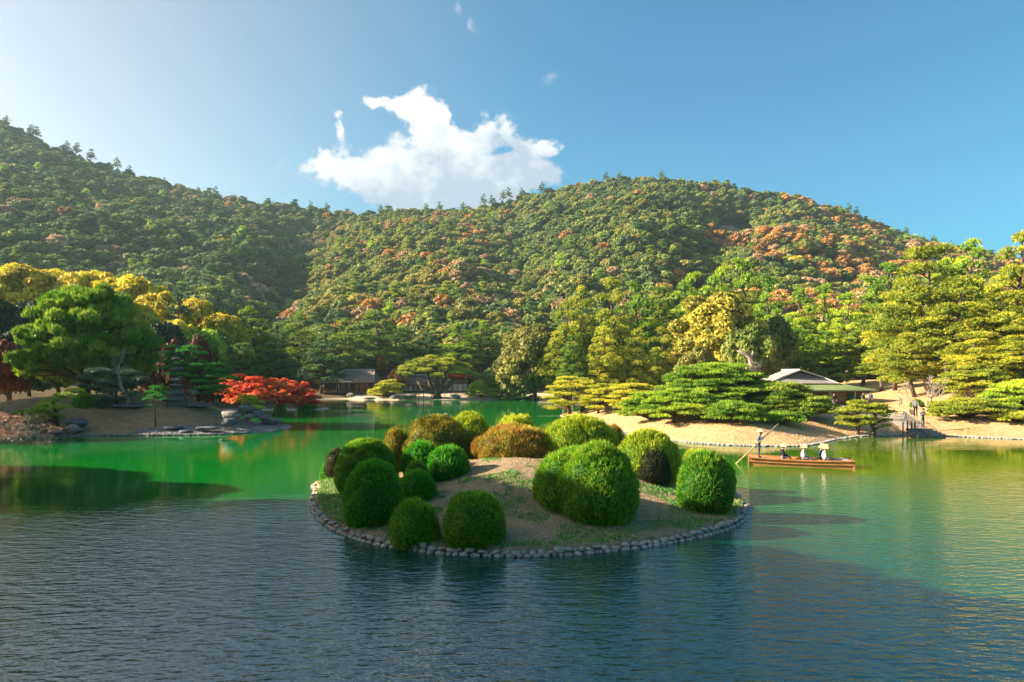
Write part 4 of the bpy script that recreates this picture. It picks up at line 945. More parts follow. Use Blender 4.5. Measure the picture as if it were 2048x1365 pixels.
# ------------------------------------------------------------------ special trees of the left islet
def meshes_from(C, R, mat, dens, size, style, seed, trunk, trad, bark, up=.6, zlo=-.35, ends=None, core=.55, tilt=.7, r0=.14, rmin=.03):
    t = limbs(trunk, trad, ends if ends is not None else C, seed, r0=r0, attach_lo=.2, rmin=rmin)
    return crown_mesh('crown', C, R, mat, dens, size, style, seed, zlo=zlo, up=up, core=core, tilt=tilt), mesh_np('trunk', t.V, t.F, M[bark], smooth=t.S)
def px_pads(lst, Y, org, jit=3.0, seed=0):
    """pads given by outline in the photo, spread in depth round the tree"""
    r_ = random.Random(seed); C = []; R = []
    for p in lst:
        a, b, hw, hh = p[:4]; Yp = Y + (p[4] if len(p) > 4 else r_.uniform(-jit, jit)); c = P(a, b, Yp) - Vector(org)
        C.append(tuple(c)); sx = hw / F * Yp; sz = hh / F * Yp; R.append((sx, min(sx, 1.6 + .25 * sx), sz))
    return C, R
# juniper
Y = 72; bx = X_(172, Y); org = (bx, Y, gz(bx, Y)); rnd = random.Random(3); C = []; R = []
def env_r(z):      # half width of the crown by height above its foot
    return np.interp(z, [.8, 2, 3.4, 5, 7, 8.6, 9.6, 10.4], [3.2, 6.6, 7.6, 7.4, 6.2, 4.6, 2.8, .8])
ztop = H + (HY - 578) / F * Y - org[2]
for i in range(230):
    f = (i + .5) / 230; z = 1.0 + (ztop - 1.6) * f; a = 2.4 * i; e = float(env_r(z / ztop * 10.4)); q = rnd.uniform(.55, .95) if i % 4 else rnd.uniform(.1, .5)
    x = math.cos(a) * e * q + .25; y = math.sin(a) * e * q * .8
    if z < 2.6 and abs(x) < 2.4: continue
    s = rnd.uniform(.5, .95); C.append((x, y, z)); R.append((s, s, s * 1.0))
ms = meshes_from(C, R, LM['juniper'], 17, .4, 'flame', 3, [(-.2, 0, -.3), (0, 0, 1.5), (-.3, .1, 3.2), (.2, 0, 5.5), (0, 0, 8)], [.6, .5, .4, .25, .1], 'bark_dark', up=.9, zlo=-.15, ends=C[::3], core=.6)
tree_obj('juniper_tree', ms, org, 0, 1, 'big round juniper with flame like sprays on the left islet', 'tree')
# bare gnarled tree
mb = MB(); rnd = random.Random(12)
def grow(mb, p, d, L, r, dep, up=.15, spread=.75, n=2, rmin=.012, gn=.35):
    pts = [p]; q = Vector(p); dd = Vector(d)
    for i in range(3):
        dd = (dd + Vector((rnd.uniform(-gn, gn), rnd.uniform(-gn, gn), rnd.uniform(-gn, gn) + up))).normalized(); q = q + dd * L / 3; pts.append(q.copy())
    mb.tube(pts, [r, r * .85, r * .72, r * .58], 5, cap=dep == 0)
    if dep:
        for k in range(n + (rnd.random() < .4)):
            nd = (dd + Vector((rnd.uniform(-1, 1), rnd.uniform(-1, 1), rnd.uniform(-.4, .8))) * spread).normalized()
            grow(mb, q - dd * L * rnd.uniform(0, .15), nd, L * rnd.uniform(.6, .82), max(r * .56, rmin), dep - 1, up, spread, n, rmin, gn)
bx = X_(255, 66); bo = (bx, 66, gz(bx, 66))
grow(mb, Vector((0, 0, -.2)), Vector((.05, 0, 1)), 2.6, .24, 5, .05, 1.0, 2, .02, .5)
e = empty('bare_tree', bo, 0, 'bare gnarled grey tree in front of the juniper', 'tree'); mb.build('trunk', M['bark_pale'], e)
# dark clipped pines
def padtree(nm, label, pads, Y, bpx, bpy_, mat, seed, style='tuft', dens=26, size=.17, bark='bark_dark', lean=0, jit=1.6, up=1.0, cat='pine', tr=.16, zlo=-.2, topf=.9):
    b = P(bpx, bpy_, Y); b.z = gz(b.x, b.y); C, R = px_pads(pads, Y, b, jit, seed)
    zt = max(c[2] for c in C); xm = sum(c[0] for c in C) / len(C)
    trk = [(0, 0, -.25), (xm * .15 - tr, .1, zt * .3), (xm * .5 + tr, 0, zt * .55), (xm * .8, 0, zt * topf)]
    ms = meshes_from(C, R, LM[mat], dens, size, style, seed, trk, [tr, tr * .8, tr * .6, tr * .25], bark, up=up, zlo=zlo, r0=.1)
    return tree_obj(nm, ms, b, 0, 1, label, cat)
padtree('clipped_pine', 'dark clipped pine with stacked round pads under the bare tree', [(195, 745, 24, 8), (228, 750, 24, 8), (262, 748, 22, 8), (172, 758, 20, 8), (212, 766, 22, 8), (250, 768, 24, 8), (188, 778, 18, 7), (225, 784, 22, 7), (262, 790, 18, 6), (160, 772, 14, 6), (205, 795, 20, 6), (282, 760, 16, 7), (240, 800, 20, 6)], 66, 236, 812, 'pad_d', 21)
padtree('clipped_pine', 'low dark pine trailing down the left slope of the islet', [(150, 784, 18, 6), (128, 793, 20, 6), (108, 802, 20, 6), (96, 812, 22, 7), (122, 816, 20, 6), (78, 822, 22, 7), (52, 828, 22, 7), (92, 832, 20, 6), (38, 836, 16, 6), (66, 838, 20, 6), (112, 836, 14, 6)], 61, 118, 838, 'pine', 22, dens=30)
bush(147, 192, 788, 818, 'az_m', 'round clipped shrub on the left slope of the islet', .9, .1, 1500, 71)
bush(196, 225, 798, 818, 'pad_d', 'small dark clipped shrub right of the round one', .9, .1, 1500, 72)
padtree('young_pine', 'small thin pine standing alone on the islet slope', [(312, 778, 13, 6), (302, 786, 12, 4), (326, 788, 14, 4), (309, 793, 14, 4), (294, 800, 9, 4), (324, 800, 9, 4), (297, 814, 9, 3), (318, 796, 10, 4)], 62.5, 311, 836, 'pine_s', 23, dens=34, size=.15, tr=.06)
# flat layered pine behind the pagoda
pads = []
r_ = random.Random(4)
for row, (y0, a, b) in enumerate([(698, 345, 392), (706, 335, 400), (716, 340, 398), (726, 332, 412), (733, 340, 440), (741, 330, 450), (749, 345, 455), (757, 380, 458), (765, 395, 452), (775, 408, 462), (785, 420, 466)]):
    x = a
    while x < b: pads.append((x + r_.uniform(-3, 3), y0 + r_.uniform(-3, 3), r_.uniform(11, 17), 4.2)); x += r_.uniform(13, 19)
padtree('layered_pine', 'wide flat layered emerald pine beside the stone pagoda', pads, 69, 398, 800, 'pine_s', 24, dens=24, size=.17, jit=2.6, tr=.2)
padtree('layered_pine', 'small bright layered pine above the islet rocks', [(488, 794, 14, 4), (502, 799, 14, 4), (478, 802, 13, 4), (515, 806, 13, 4), (496, 808, 13, 4), (508, 815, 12, 4), (522, 817, 8, 3)], 69.5, 492, 820, 'pine_b', 25, dens=30, size=.15, tr=.08)
# orange maple patch left of the pagoda and red maples
def maple(nm, label, px0, px1, top, bot, Y, mat, seed, rows=6, size=.2, dens=16, cl=.062):
    r_ = random.Random(seed); x0, x1 = X_(px0, Y), X_(px1, Y); cx = (x0 + x1) / 2; rx = (x1 - x0) / 2; g0 = gz(cx, Y); zt = H - (top - HY) / F * Y; zb = H - (bot - HY) / F * Y; C = []; R = []
    n = int(44 * rx / 3.5) + 10
    for i in range(n):
        a = 2.4 * i; f = math.sqrt((i + .5) / n); z = zb - g0 + (zt - zb) * (1 - f ** 2.4) ** .6 * r_.uniform(.2, 1) - .3; s = r_.uniform(.4, .8) * min(1, rx / 3)
        C.append((math.cos(a) * rx * f * .92, math.sin(a) * min(rx, 3.4) * f, z)); R.append((s, s, s * .42))
    st = [(0, 0, -.2), (.1, 0, .5), (-.1, 0, 1.1), (.1, 0, (zt - g0) * .7)]
    ms = meshes_from(C, R, LM[mat], dens, size, 'leaf', seed, st, [.16, .14, .1, .04], 'bark', ends=C[::2], r0=.07, zlo=-.4, tilt=.5)
    return tree_obj(nm, ms, (cx, Y, g0), 0, 1, label, 'maple')
maple('maple_tree', 'orange red maple, highest crown of the red row', 438, 540, 741, 785, 88, 'red', 31)
maple('maple_tree', 'crimson maple low in front of the orange red one', 450, 560, 764, 800, 86, 'red', 32)
maple('maple_tree', 'red maple in the middle of the red row', 510, 608, 751, 796, 92, 'red', 33)
maple('maple_tree', 'crimson maple at the right end over the water', 556, 642, 760, 808, 94, 'red', 34)
maple('maple_tree', 'small scarlet maple left behind the pagoda', 278, 316, 762, 782, 74, 'red', 35)
maple('maple_tree', 'small yellow green maple left of the pagoda', 304, 344, 764, 778, 73, 'gold', 36)
maple('maple_tree', 'red maple tip over the far house roof', 900, 944, 736, 752, 158, 'red', 37, size=.4, dens=6)
bush(596, 622, 797, 818, 'az_g', 'left green reed clump on the shore under the maples', .9, .16, 1200, 73, y_front=100.8)
bush(610, 632, 796, 818, 'az_m', 'right green reed clump on the shore under the maples', .9, .16, 1200, 74, y_front=102)
bush(548, 572, 806, 822, 'az_g', 'small green bush on the shore between maples and rocks', .9, .16, 1200, 75, y_front=98.8)
# pink twiggy azalea at the lower left edge
mb = MB(); rnd = random.Random(8); px_, py_ = X_(20, 54), 54
for i in range(9): grow(mb, Vector((rnd.uniform(-.6, .6), rnd.uniform(-.4, .4), 0)), Vector((rnd.uniform(-.6, 1.1), rnd.uniform(-.6, .2), rnd.uniform(.1, .7))), 1.1, .06, 4, .0, .9, 2, .014, .4)
C = [(rnd.uniform(-2.2, 3.4), rnd.uniform(-1.4, 1.6), rnd.uniform(.1, 1.9)) for _ in range(44)]; C = [(a, b, c - max(0, a - 1) * .35) for a, b, c in C]; R = [(rnd.uniform(.3, .6),) * 2 + (.22,) for _ in C]
e = empty('twiggy_bush', (px_, py_, .35), 0, 'pinkish twiggy bush hanging over the water at the lower left edge', 'shrub')
mb.build('branches', M['bark_pale'], e); link('crown', crown_mesh('crown', C, R, LM['pink'], 26, .1, 'flame', 8, zlo=-1, up=.4, core=0), e)

# pagoda lantern
bx = X_(354, 67); gz0 = gz(bx, 67); e = empty('stone_pagoda', (bx, 67, gz0), .3, 'tall dark stone pagoda lantern with stacked roofs on the islet', 'lantern')
def lath(prof, n, name, mat, par, z=0, square=False):
    V = []; Fc = []; k = len(prof)
    for (r, zz_) in prof:
        for j in range(n):
            a = 2 * math.pi * (j + .5) / n; V.append((r * math.cos(a), r * math.sin(a), zz_ + z))
    for i in range(k - 1):
        for j in range(n): Fc.append((i * n + j, i * n + (j + 1) % n, (i + 1) * n + (j + 1) % n, (i + 1) * n + j))
    Fc.append(tuple(range(n))[::-1]); Fc.append(tuple((k - 1) * n + j for j in range(n)))
    return link(name, mesh_np(name, V, Fc, mat), par)
lath([(1.25, -.3), (1.2, .25), (1.05, .3), (.95, .62)], 4, 'plinth', M['stone_lantern'], e)
lath([(.62, .62), (.60, 1.35), (.7, 1.45)], 4, 'shaft', M['stone_lantern'], e)
z = 1.45; r = .86
for i in range(6):
    lath([(r * .5, 0), (r * .48, .26)], 4, 'storey', M['stone_lantern'], e, z)
    lath([(r * .7, .26), (r * 1.08, .24), (r * 1.12, .31), (r * .78, .40), (r * .5, .50)], 8 if i % 2 else 4, 'roof', M['stone_lantern'], e, z)
    z += .52; r *= .9
lath([(.10, 0), (.09, .3), (.2, .34), (.08, .4), (.16, .46), (.07, .54), (.12, .6), (.02, .9)], 8, 'finial', M['stone_lantern'], e, z)
rock(352, 787, 67, 36, 15, 'dark foundation rock under the stone pagoda', True); rock(385, 786, 67.5, 26, 12, 'paler rock right of the pagoda foot')

# ------------------------------------------------------------------ low pines of the right bank
def dome(label, px, top, Y, hw, npads, pad, mat, seed, ry=None, dens=24, size=.2, lo=.15, stems=((0, 0),), thick=.24, name='garden_pine', bark='bark', rz=0, curve=.5):
    x = X_(px, Y); g0 = gz(x, Y); rx = hw / F * Y; ry = ry or rx * .8; h = H + (HY - top) / F * Y - g0
    ms = make_dome_pine(seed, rx * .92, ry * .92, h, npads, pad, mat, dens, size, bark, lo, .5, thick, curve, stems)
    return tree_obj(name, ms, (x, Y, g0 - .05), rz, 1, label, 'pine')
dome('spreading yellow green pine at the tip of the sandy point', 1150, 748, 86, 62, 44, .95, LM['pine_y'], 41, stems=((-.6, 0), (.8, .4)))
dome('spreading pine second from the tip of the sandy point', 1212, 764, 81, 50, 34, .85, LM['pine_y'], 42, stems=((-.9, 0),))
dome('low pine behind the point with a leaning trunk', 1265, 762, 76, 50, 34, .85, LM['pine_y'], 43, stems=((.4, 0),))
dome('low bright pine with a bare leaning trunk on the lawn', 1295, 778, 67, 52, 40, .8, LM['pine_b'], 44, stems=((.3, -.2),), lo=.2)
dome('tallest broad dome of clipped pine on the right bank', 1428, 720, 69, 122, 150, 1.0, LM['pine_b'], 45, ry=5.4, stems=((-2.6, 0), (.4, -.5), (3.0, .3)), lo=.1)
dome('clipped pine spreading in front of the tallest dome', 1368, 768, 62.5, 84, 90, .85, LM['pine_b'], 46, ry=3.2, stems=((-1, 0), (1.4, -.2)), lo=.16, curve=.65)
dome('low clipped pine nearest the water under the dome', 1470, 800, 58.5, 62, 54, .72, LM['pine_b'], 47, ry=2.4, stems=((.2, 0),), lo=.2)
dome('dark green clipped pine right of the dome', 1560, 758, 66, 66, 70, .9, LM['pine'], 48, ry=3.4, stems=((-.8, 0), (1.2, 0)), lo=.2)
dome('low dark green pine reaching toward the tea house', 1618, 785, 64, 46, 44, .8, LM['pine'], 49, ry=2.6, stems=((-.5, 0),), lo=.2)
dome('small low pine right behind the boatman', 1560, 822, 60, 46, 34, .7, LM['pine_b'], 50, ry=1.8, stems=((.2, 0),), lo=.3)
# umbrella pine at the water
x = X_(1728, 58.6)
dome('umbrella shaped pine leaning over the water by the fence', 1728, 799, 59.6, 57, 34, .62, LM['pine_y'], 51, ry=1.9, dens=34, size=.16, lo=.58, stems=((.7, -.2), (-.4, .3)), thick=.26)
dome('low pine on the right lawn with an orange sprig', 1940, 795, 64, 76, 60, .85, LM['pine_y'], 52, ry=3, lo=.2, stems=((-.4, 0),))
dome('layered pine with a bare curved trunk on the right lawn', 1950, 726, 74, 62, 46, .95, LM['pine_y'], 53, ry=3, lo=.42, stems=((.2, 0),), bark='bark_pale')
dome('layered pine at the right photo edge above the shore', 2040, 756, 66, 66, 56, .9, LM['pine_b'], 54, ry=3, lo=.2)
dome('low pine at the right photo edge near the water', 2040, 822, 61, 46, 26, .7, LM['pine_y'], 55, ry=1.6, lo=.3)
# curved limb of the great pine
dome('small garden pine on the far shore beside the rocks', 778, 757, 141, 30, 26, .9, LM['pine_y'], 56, dens=9, size=.34)
dome('small garden pine under the right end of the white walled house', 962, 760, 142, 26, 26, 1.0, LM['pine_b'], 57, dens=9, size=.34)
dome('small garden pine on the far shore left of the round tree', 1005, 762, 140, 30, 24, 1.0, LM['pine_b'], 58, dens=9, size=.34)
dome('low garden pine beside the timber house', 758, 774, 143, 24, 20, .9, LM['pine_y'], 59, dens=9, size=.34)
dome('dark garden pine on the far shore below the round tree', 1048, 766, 138, 26, 20, 1.0, LM['pine_s'], 60, dens=9, size=.34)
# old propped pine
Y = 141; bx = X_(872, Y); g0 = gz(bx, Y); r_ = random.Random(61); C = []; R = []
for i in range(58):
    f = math.sqrt((i + .5) / 58); a = 2.4 * i; z = 4.4 + 4.4 * (1 - f ** 2) ** .6 * r_.uniform(.5, 1); s = r_.uniform(.9, 1.5)
    C.append((math.cos(a) * 7.6 * f - .4, math.sin(a) * 5 * f, z)); R.append((s, s, s * .32))
t = limbs([(0, 0, -.3), (0, 0, 1.0), (.3, 0, 2.2), (.2, 0, 5.5)], [1.5, .95, .7, .2], C[::3], 61, r0=.16, attach_lo=.1)
for dx, dz in ((-3.6, 3.4), (3.6, 4.4), (-1.6, 5.2), (2.0, 5.4)): t.tube([(0, 0, .8), (dx * .45, -.3, 1.6), (dx * .8, -.5, dz * .62), (dx * 1.05, -.3, dz)], [.6, .5, .38, .2], 8)
e = tree_obj('old_pine', (crown_mesh('crown', C, R, LM['pine_y'], 8, .4, 'tuft', 61, zlo=-.15, up=.9), mesh_np('trunk', t.V, t.F, M['bark'], smooth=t.S)), (bx, Y, g0), 0, 1, 'huge old pine with thick forked trunk propped on poles', 'pine')
for px, tp in ((823, 770), (828, 776), (838, 770), (847, 766), (890, 772), (902, 765), (832, 778)):
    x = X_(px, Y - 1.5); mb = MB(); zt = H - (tp - HY) / F * Y; mb.tube([(0, 0, -.2), (0, 0, zt - g0)], .07, 6); mb.bar((-.5, 0, zt - g0), (.5, 0, zt - g0), .1)
    o = mb.build('support_pole', M['bark_dark'], None, (x, Y - 1.5, g0)); tag(o, 'dark prop pole under the limbs of the old pine', 'pole', 'prop poles under the old pine')
# dead trunk
mb = MB(); Yd = 100; b = P(1508, 752, Yd); rnd = random.Random(9)
mb.tube([b + Vector((0, 0, -4)), b, P(1503, 732, Yd), P(1500, 715, Yd), P(1488, 706, Yd), P(1474, 702, Yd)], [.6, .5, .42, .36, .26, .1], 8)
mb.tube([P(1500, 716, Yd), P(1507, 706, Yd), P(1504, 700, Yd)], [.3, .2, .06], 6); mb.tube([P(1484, 704, Yd), P(1478, 697, Yd)], [.15, .04], 5)
for i in range(14): 
    a_ = P(1514 + rnd.uniform(-4, 6), 752, Yd - .5); mb.tube([a_, a_ + Vector((rnd.uniform(-.5, .9), 0, 1.2)), a_ + Vector((rnd.uniform(-1, 2), rnd.uniform(-.5, .5), rnd.uniform(1.6, 2.6)))], [.05, .03, .012], 4)
tag(mb.build('dead_tree', M['bark_pale']), 'bleached dead tree trunk with a bent broken top', 'tree')
# bare shrub tree right
mb = MB(); rnd = random.Random(14); x = X_(1852, 74); g0 = gz(x, 74)
for i in range(6): grow(mb, Vector((0, 0, -.1)), Vector((rnd.uniform(-1.0, 1.0), rnd.uniform(-.5, .5), .8)), 1.5, .07, 4, .05, .55, 2, .018, .2)
e = empty('bare_tree', (x, 74, g0), 0, 'bare pale vase shaped tree on the right lawn', 'tree'); mb.build('trunk', M['bark_pale'], e)
bush(1822, 1846, 800, 816, 'az_m', 'left clipped ball at the foot of the bare tree', .9, .12, 1200, 76, y_front=None)
bush(1855, 1874, 803, 816, 'az_m', 'right clipped ball at the foot of the bare tree', .9, .12, 1200, 77, y_front=None)
bush(1895, 1935, 795, 812, 'az_b', 'low brownish clipped mound on the right lawn', .9, .12, 1200, 78, y_front=None)
# shore edging stones of the right bank (small, joined)
mbs = MB(); V2, F2 = ICO1; rp = catmull(rbank[::6], 60); rnd = random.Random(31)
for i in range(len(rp)):
    p = rp[i]; q = rp[(i + 1) % len(rp)]
    if p[1] > 78 or p[0] > 52 or p[0] < 8: continue
    L = math.hypot(*(q - p)); t_ = 0
    while t_ < L:
        c = p + (q - p) * t_ / L; sz = rnd.uniform(.05, .17); oy = rnd.uniform(-.1, .3); mbs.add([(c[0] + v[0] * sz * 1.3, c[1] + oy + v[1] * sz, .04 + v[2] * sz * .7) for v in V2], [tuple(f) for f in F2]); t_ += rnd.uniform(.22, .4)
o = mbs.build('shore_stones', M['kerb']); tag(o, 'row of small edging stones along the right bank', 'stones', kind='stuff')
mbs = MB(); 
for i in range(260):
    X0 = -44 + i * .078; sz = rnd.uniform(.07, .18); Yk = 59.4 + .0 * i
    ys = np.linspace(56, 63, 60); zz_ = z_islet(np.full(60, X0), ys); Yk = ys[int(np.argmax(zz_ > 0))]
    mbs.add([(X0 + v[0] * sz * 1.3, Yk + v[1] * sz, .05 + v[2] * sz * .8) for v in V2], [tuple(f) for f in F2])
o = mbs.build('shore_stones', M['rock']); tag(o, 'row of small edging stones along the left islet', 'stones', kind='stuff')
# ------------------------------------------------------------------ buildings
def hip(mb, x0, x1, y0, y1, z0, z1, rl0, rl1, th=.14, m=0, mfront=None, courses=0):
    """hip roof: eaves rectangle at z0, ridge from rl0 to rl1 (x) at z1; thickness th; course ledges as real steps"""
    ym = (y0 + y1) / 2; n = max(courses, 1)
    def ring(t, dz):
        return [(x0 + (rl0 - x0) * t, y0 + (ym - y0) * t, z0 + (z1 - z0) * t + dz), (x1 + (rl1 - x1) * t, y0 + (ym - y0) * t, z0 + (z1 - z0) * t + dz),
                (x1 + (rl1 - x1) * t, y1 + (ym - y1) * t, z0 + (z1 - z0) * t + dz), (x0 + (rl0 - x0) * t, y1 + (ym - y1) * t, z0 + (z1 - z0) * t + dz)]
    for c in range(n):
        a = ring(c / n, .0 + .09 * (n > 1)); b = ring(min((c + 1) / n, .999), 0); lo = ring(c / n, -th if c == 0 else 0)
        mb.add(lo + a + b, [(0, 1, 5, 4), (1, 2, 6, 5), (2, 3, 7, 6), (3, 0, 4, 7), (4, 5, 9, 8), (5, 6, 10, 9), (6, 7, 11, 10), (7, 4, 8, 11)] + ([(3, 2, 1, 0)] if c == 0 else []), m)
# --- timber pavilion on the far left
YA = 147.0
def PA(px, py, Y=YA): return P(px, py, Y)
xa0, xa1 = X_(634, YA), X_(748, YA); gA = 0.55; orgA = Vector(((xa0 + xa1) / 2, YA, gA))
eA = empty('pavilion', orgA, 0, 'dark timber lakeside pavilion with open veranda and hipped roof', 'house')
hw = (xa1 - xa0) / 2; zE = H - (765 - HY) / F * YA - gA; zR = H - (741 - HY) / F * YA - gA; zF = H - (784 - HY) / F * YA - gA
def lx(px, org=orgA, Y=YA): return X_(px, Y) - org.x
mb = MB(); hip(mb, -hw, hw, -.4, 8.4, zE, zR, lx(684), lx(742), .16, 0, courses=7); rfo = mb.build('roof', M['roof_brown'], eA)
mb = MB(); mb.bar((lx(684) - .2, 4, zR + .12), (lx(742), 4, zR + .12), .4, .3)
mb.tube([(-hw + .1, -.3, zE + .14), (lx(684), 4, zR + .16)], .12, 5); mb.tube([(hw - .1, -.3, zE + .14), (lx(742), 4, zR + .16)], .12, 5)
mb.build('roof_ridge', M['ridge'], rfo)
mb = MB(); mb.box((0, 4.2, zF - .12), (2 * hw - 1.2, 7.4, .2)); mb.build('floor', M['wood_mid'], eA)
mb = MB(); mb.box((0, 4.4, (zF - .22) / 2 - .1), (2 * hw - 2.2, 6.6, zF - .22 + .2)); mb.build('underfloor', M['wood_dark'], eA)
pm = MB(); pm.box((0, 0, (zF + zE) / 2 - zF * .5), (.2, .2, zE + zF * 0)); pme = None
for px in (641, 652, 664, 673, 684, 694, 706, 717, 728, 741):
    for yy_ in ((.7, 7.6) if px in (641, 664, 694, 717, 741) else (.7,)):
        mb = MB(); mb.box((0, 0, zE / 2), (.18, .18, zE)); mb.build('post', M['wood_dark'], eA, (lx(px), yy_, 0))
mb = MB(); mb.bar((-hw + .7, .6, zF + .55), (lx(706), .6, zF + .55), .08); mb.bar((-hw + .7, .6, zF + .3), (lx(706), .6, zF + .3), .06); mb.build('railing', M['wood_dark'], eA)
mb = MB(); mb.box((0, .6, zE - .14), (2 * hw - 1.0, .16, .22)); mb.build('beam', M['wood_dark'], eA)
for px in (666, 676, 688): mb = MB(); mb.box((0, 0, 0), (.8, .06, zE - zF - .3)); mb.build('shoji_panel', M['shoji'], eA, (lx(px), 4.2, (zE + zF) / 2 - .15))
for px in (712, 719, 726, 733): mb = MB(); mb.box((0, 0, 0), (.7, .08, zE - zF - .25)); mb.build('board_panel', M['wood_mid'], eA, (lx(px), .75, (zE + zF) / 2 - .15))
mb = MB(); mb.box((lx(728), 5, (zE + zF) / 2), (3.2, 5, zE - zF - .1)); mb.build('room', M['wood_dark'], eA)
def person_far(px, py_feet, Y, top, bot, label, h=1.6, seat=False, **kw): pass
# --- white walled house
YB = 156.0; gB = gz(X_(870, YB), YB); orgB = Vector((X_(870, YB), YB, gB)); eB = empty('white_walled_house', orgB, 0, 'long low house with dark shingle roofs and white paper panels behind the old pine', 'house')
lb_ = lambda px: X_(px, YB) - orgB.x
zb = lambda py, Y=YB: H - (py - HY) / F * Y - gB
for (a, b, e_, r_, ra, rb, dy) in [(722, 800, 766, 742, 740, 752, 3), (772, 905, 769, 751, 790, 890, 0), (848, 934, 764, 742, 868, 910, 2.4), (905, 985, 757, 738, 930, 955, 6)]:
    mb = MB(); hip(mb, lb_(a), lb_(b), -.6 + dy, 8 + dy, zb(e_), zb(r_), lb_(ra), lb_(rb), .18, 0, courses=5); o_ = mb.build('roof', M['roof_brown'], eB)
    mb = MB(); ym = 3.7 + dy; mb.bar((lb_(ra), ym, zb(r_) + .12), (lb_(rb), ym, zb(r_) + .12), .4, .28); mb.tube([(lb_(a), -.6 + dy, zb(e_) + .12), (lb_(ra), ym, zb(r_) + .14)], .12, 5); mb.tube([(lb_(b), -.6 + dy, zb(e_) + .12), (lb_(rb), ym, zb(r_) + .14)], .12, 5); mb.build('roof_ridge', M['ridge'], o_)
mb = MB(); mb.box(((lb_(776) + lb_(932)) / 2, 4.4, zb(768) / 2 - .2), (lb_(932) - lb_(776), 6.5, zb(768) + .3)); mb.build('wall', M['plaster'], eB)
mb = MB(); mb.box(((lb_(726) + lb_(790)) / 2, 7.4, zb(766) / 2 - .2), (lb_(790) - lb_(726), 5.5, zb(766) + .3)); mb.build('wall', M['wood_dark'], eB)
for px in range(780, 930, 10):
    mb = MB(); hh = zb(770) - zb(785); mb.box((0, 0, 0), (.92, .06, hh)); o_ = mb.build('shoji_panel', M['shoji'], eB, (lb_(px), 1.08, (zb(770) + zb(785)) / 2))
    mb = MB(); mb.box((0, 0, 0), (.12, .12, zb(768))); mb.build('post', M['wood_dark'], eB, (lb_(px + 5), .9, zb(768) / 2))
mb = MB(); mb.box((lb_(855), .4, zb(788)), (lb_(932) - lb_(778), 1.4, .16)); mb.build('veranda', M['wood_dark'], eB)
# --- tea house with green skirt roof
YC = 88.0; xc = X_(1652, YC); gC = gz(xc, YC); orgC = Vector((xc, YC, gC)); eC = empty('tea_house', orgC, 0, 'tea house with grey tiled gable top and green skirt roof', 'house')
lc = lambda px: X_(px, YC) - orgC.x
zc_ = lambda py: H - (py - HY) / F * YC - gC
xa, xb = lc(1540), lc(1750)
mb = MB(); x0, x1, y0, y1 = xa, xb, -1.0, 8.5; z0 = zc_(780.5); i0, i1, iy0, iy1 = lc(1568), lc(1690), 1.0, 6.5; z1 = zc_(768)
mb.add([(x0, y0, z0 - .14), (x1, y0, z0 - .14), (x1, y1, z0 - .14), (x0, y1, z0 - .14), (x0, y0, z0), (x1, y0, z0), (x1, y1, z0), (x0, y1, z0), (i0, iy0, z1), (i1, iy0, z1), (i1, iy1, z1), (i0, iy1, z1)],
       [(3, 2, 1, 0), (0, 1, 5, 4), (1, 2, 6, 5), (2, 3, 7, 6), (3, 0, 4, 7), (4, 5, 9, 8), (5, 6, 10, 9), (6, 7, 11, 10), (7, 4, 8, 11)])
sk = mb.build('skirt_roof', M['roof_green'], eC)
mb = MB(); k = 26
for i in range(1, k):
    f = i / k; mb.bar((x0 + (x1 - x0) * f, y0, z0 + .02), (i0 + (i1 - i0) * f, iy0, z1 + .02), .05, .05)
mb.build('roof_seams', M['roof_green'], sk)
mb = MB(); gx0, gx1 = lc(1541), lc(1680); zt0 = zc_(767.5); zt1 = zc_(741); gr = lc(1611)
# grey upper roof: ridge runs away from the viewer, gable faces the pond
rz0 = zc_(757); gl, grr = lc(1590), lc(1640)
V = [(gx0, .6, zt0), (gx1, .6, zt0), (grr, 1.9, rz0), (gl, 1.9, rz0)]
ap = (gr, 1.9, zt1); bk = (gr, 7.2, zt1)
V = [(gx0, .6, zt0), (gx1, .6, zt0), (lc(1660), 1.8, rz0), (lc(1572), 1.8, rz0), (gr, 1.5, zt1), (gr, 7.4, zt1), (gx0, 8.2, zt0), (gx1, 8.2, zt0), (lc(1660), 7.4, rz0), (lc(1572), 7.4, rz0)]
mb.add(V, [(0, 1, 2, 3), (3, 4, 5, 9), (2, 8, 5, 4), (0, 3, 9, 6), (1, 7, 8, 2), (6, 9, 8, 7), (9, 5, 8), (0, 6, 7, 1)], 0)
up_ = mb.build('upper_roof', M['roof_grey'], eC)
mb = MB(); mb.add([(lc(1578), 1.84, rz0 + .02), (lc(1654), 1.84, rz0 + .02), (gr, 1.84, zt1 - .3)], [(0, 1, 2)]); mb.build('gable_panel', M['roof_slate'], up_)
mb = MB(); mb.bar((gr, 1.4, zt1 + .06), (gr, 7.5, zt1 + .06), .3, .22)
for q in ((lc(1572), rz0), (lc(1660), rz0)): mb.bar((gr, 1.5, zt1 + .05), (q[0], 1.7, q[1] + .08), .2, .16)
mb.bar((lc(1572), 1.7, rz0 + .08), (gx0, .6, zt0 + .06), .2, .14); mb.bar((lc(1660), 1.7, rz0 + .08), (gx1, .6, zt0 + .06), .2, .14); mb.build('roof_ridge', M['ridge'], up_)
mb = MB(); mb.add([(lc(1640), 4, zc_(752)), (lc(1690), 4, zc_(764)), (lc(1690), 7, zc_(764)), (lc(1640), 7, zc_(752))], [(0, 1, 2, 3)]); 
zw = zc_(780.5) - .14
mb = MB(); mb.box(((lc(1570) + lc(1706)) / 2, 4.4, zw / 2 - .1), (lc(1706) - lc(1570), 6, zw + .2)); mb.build('wall', M['wood_mid'], eC)
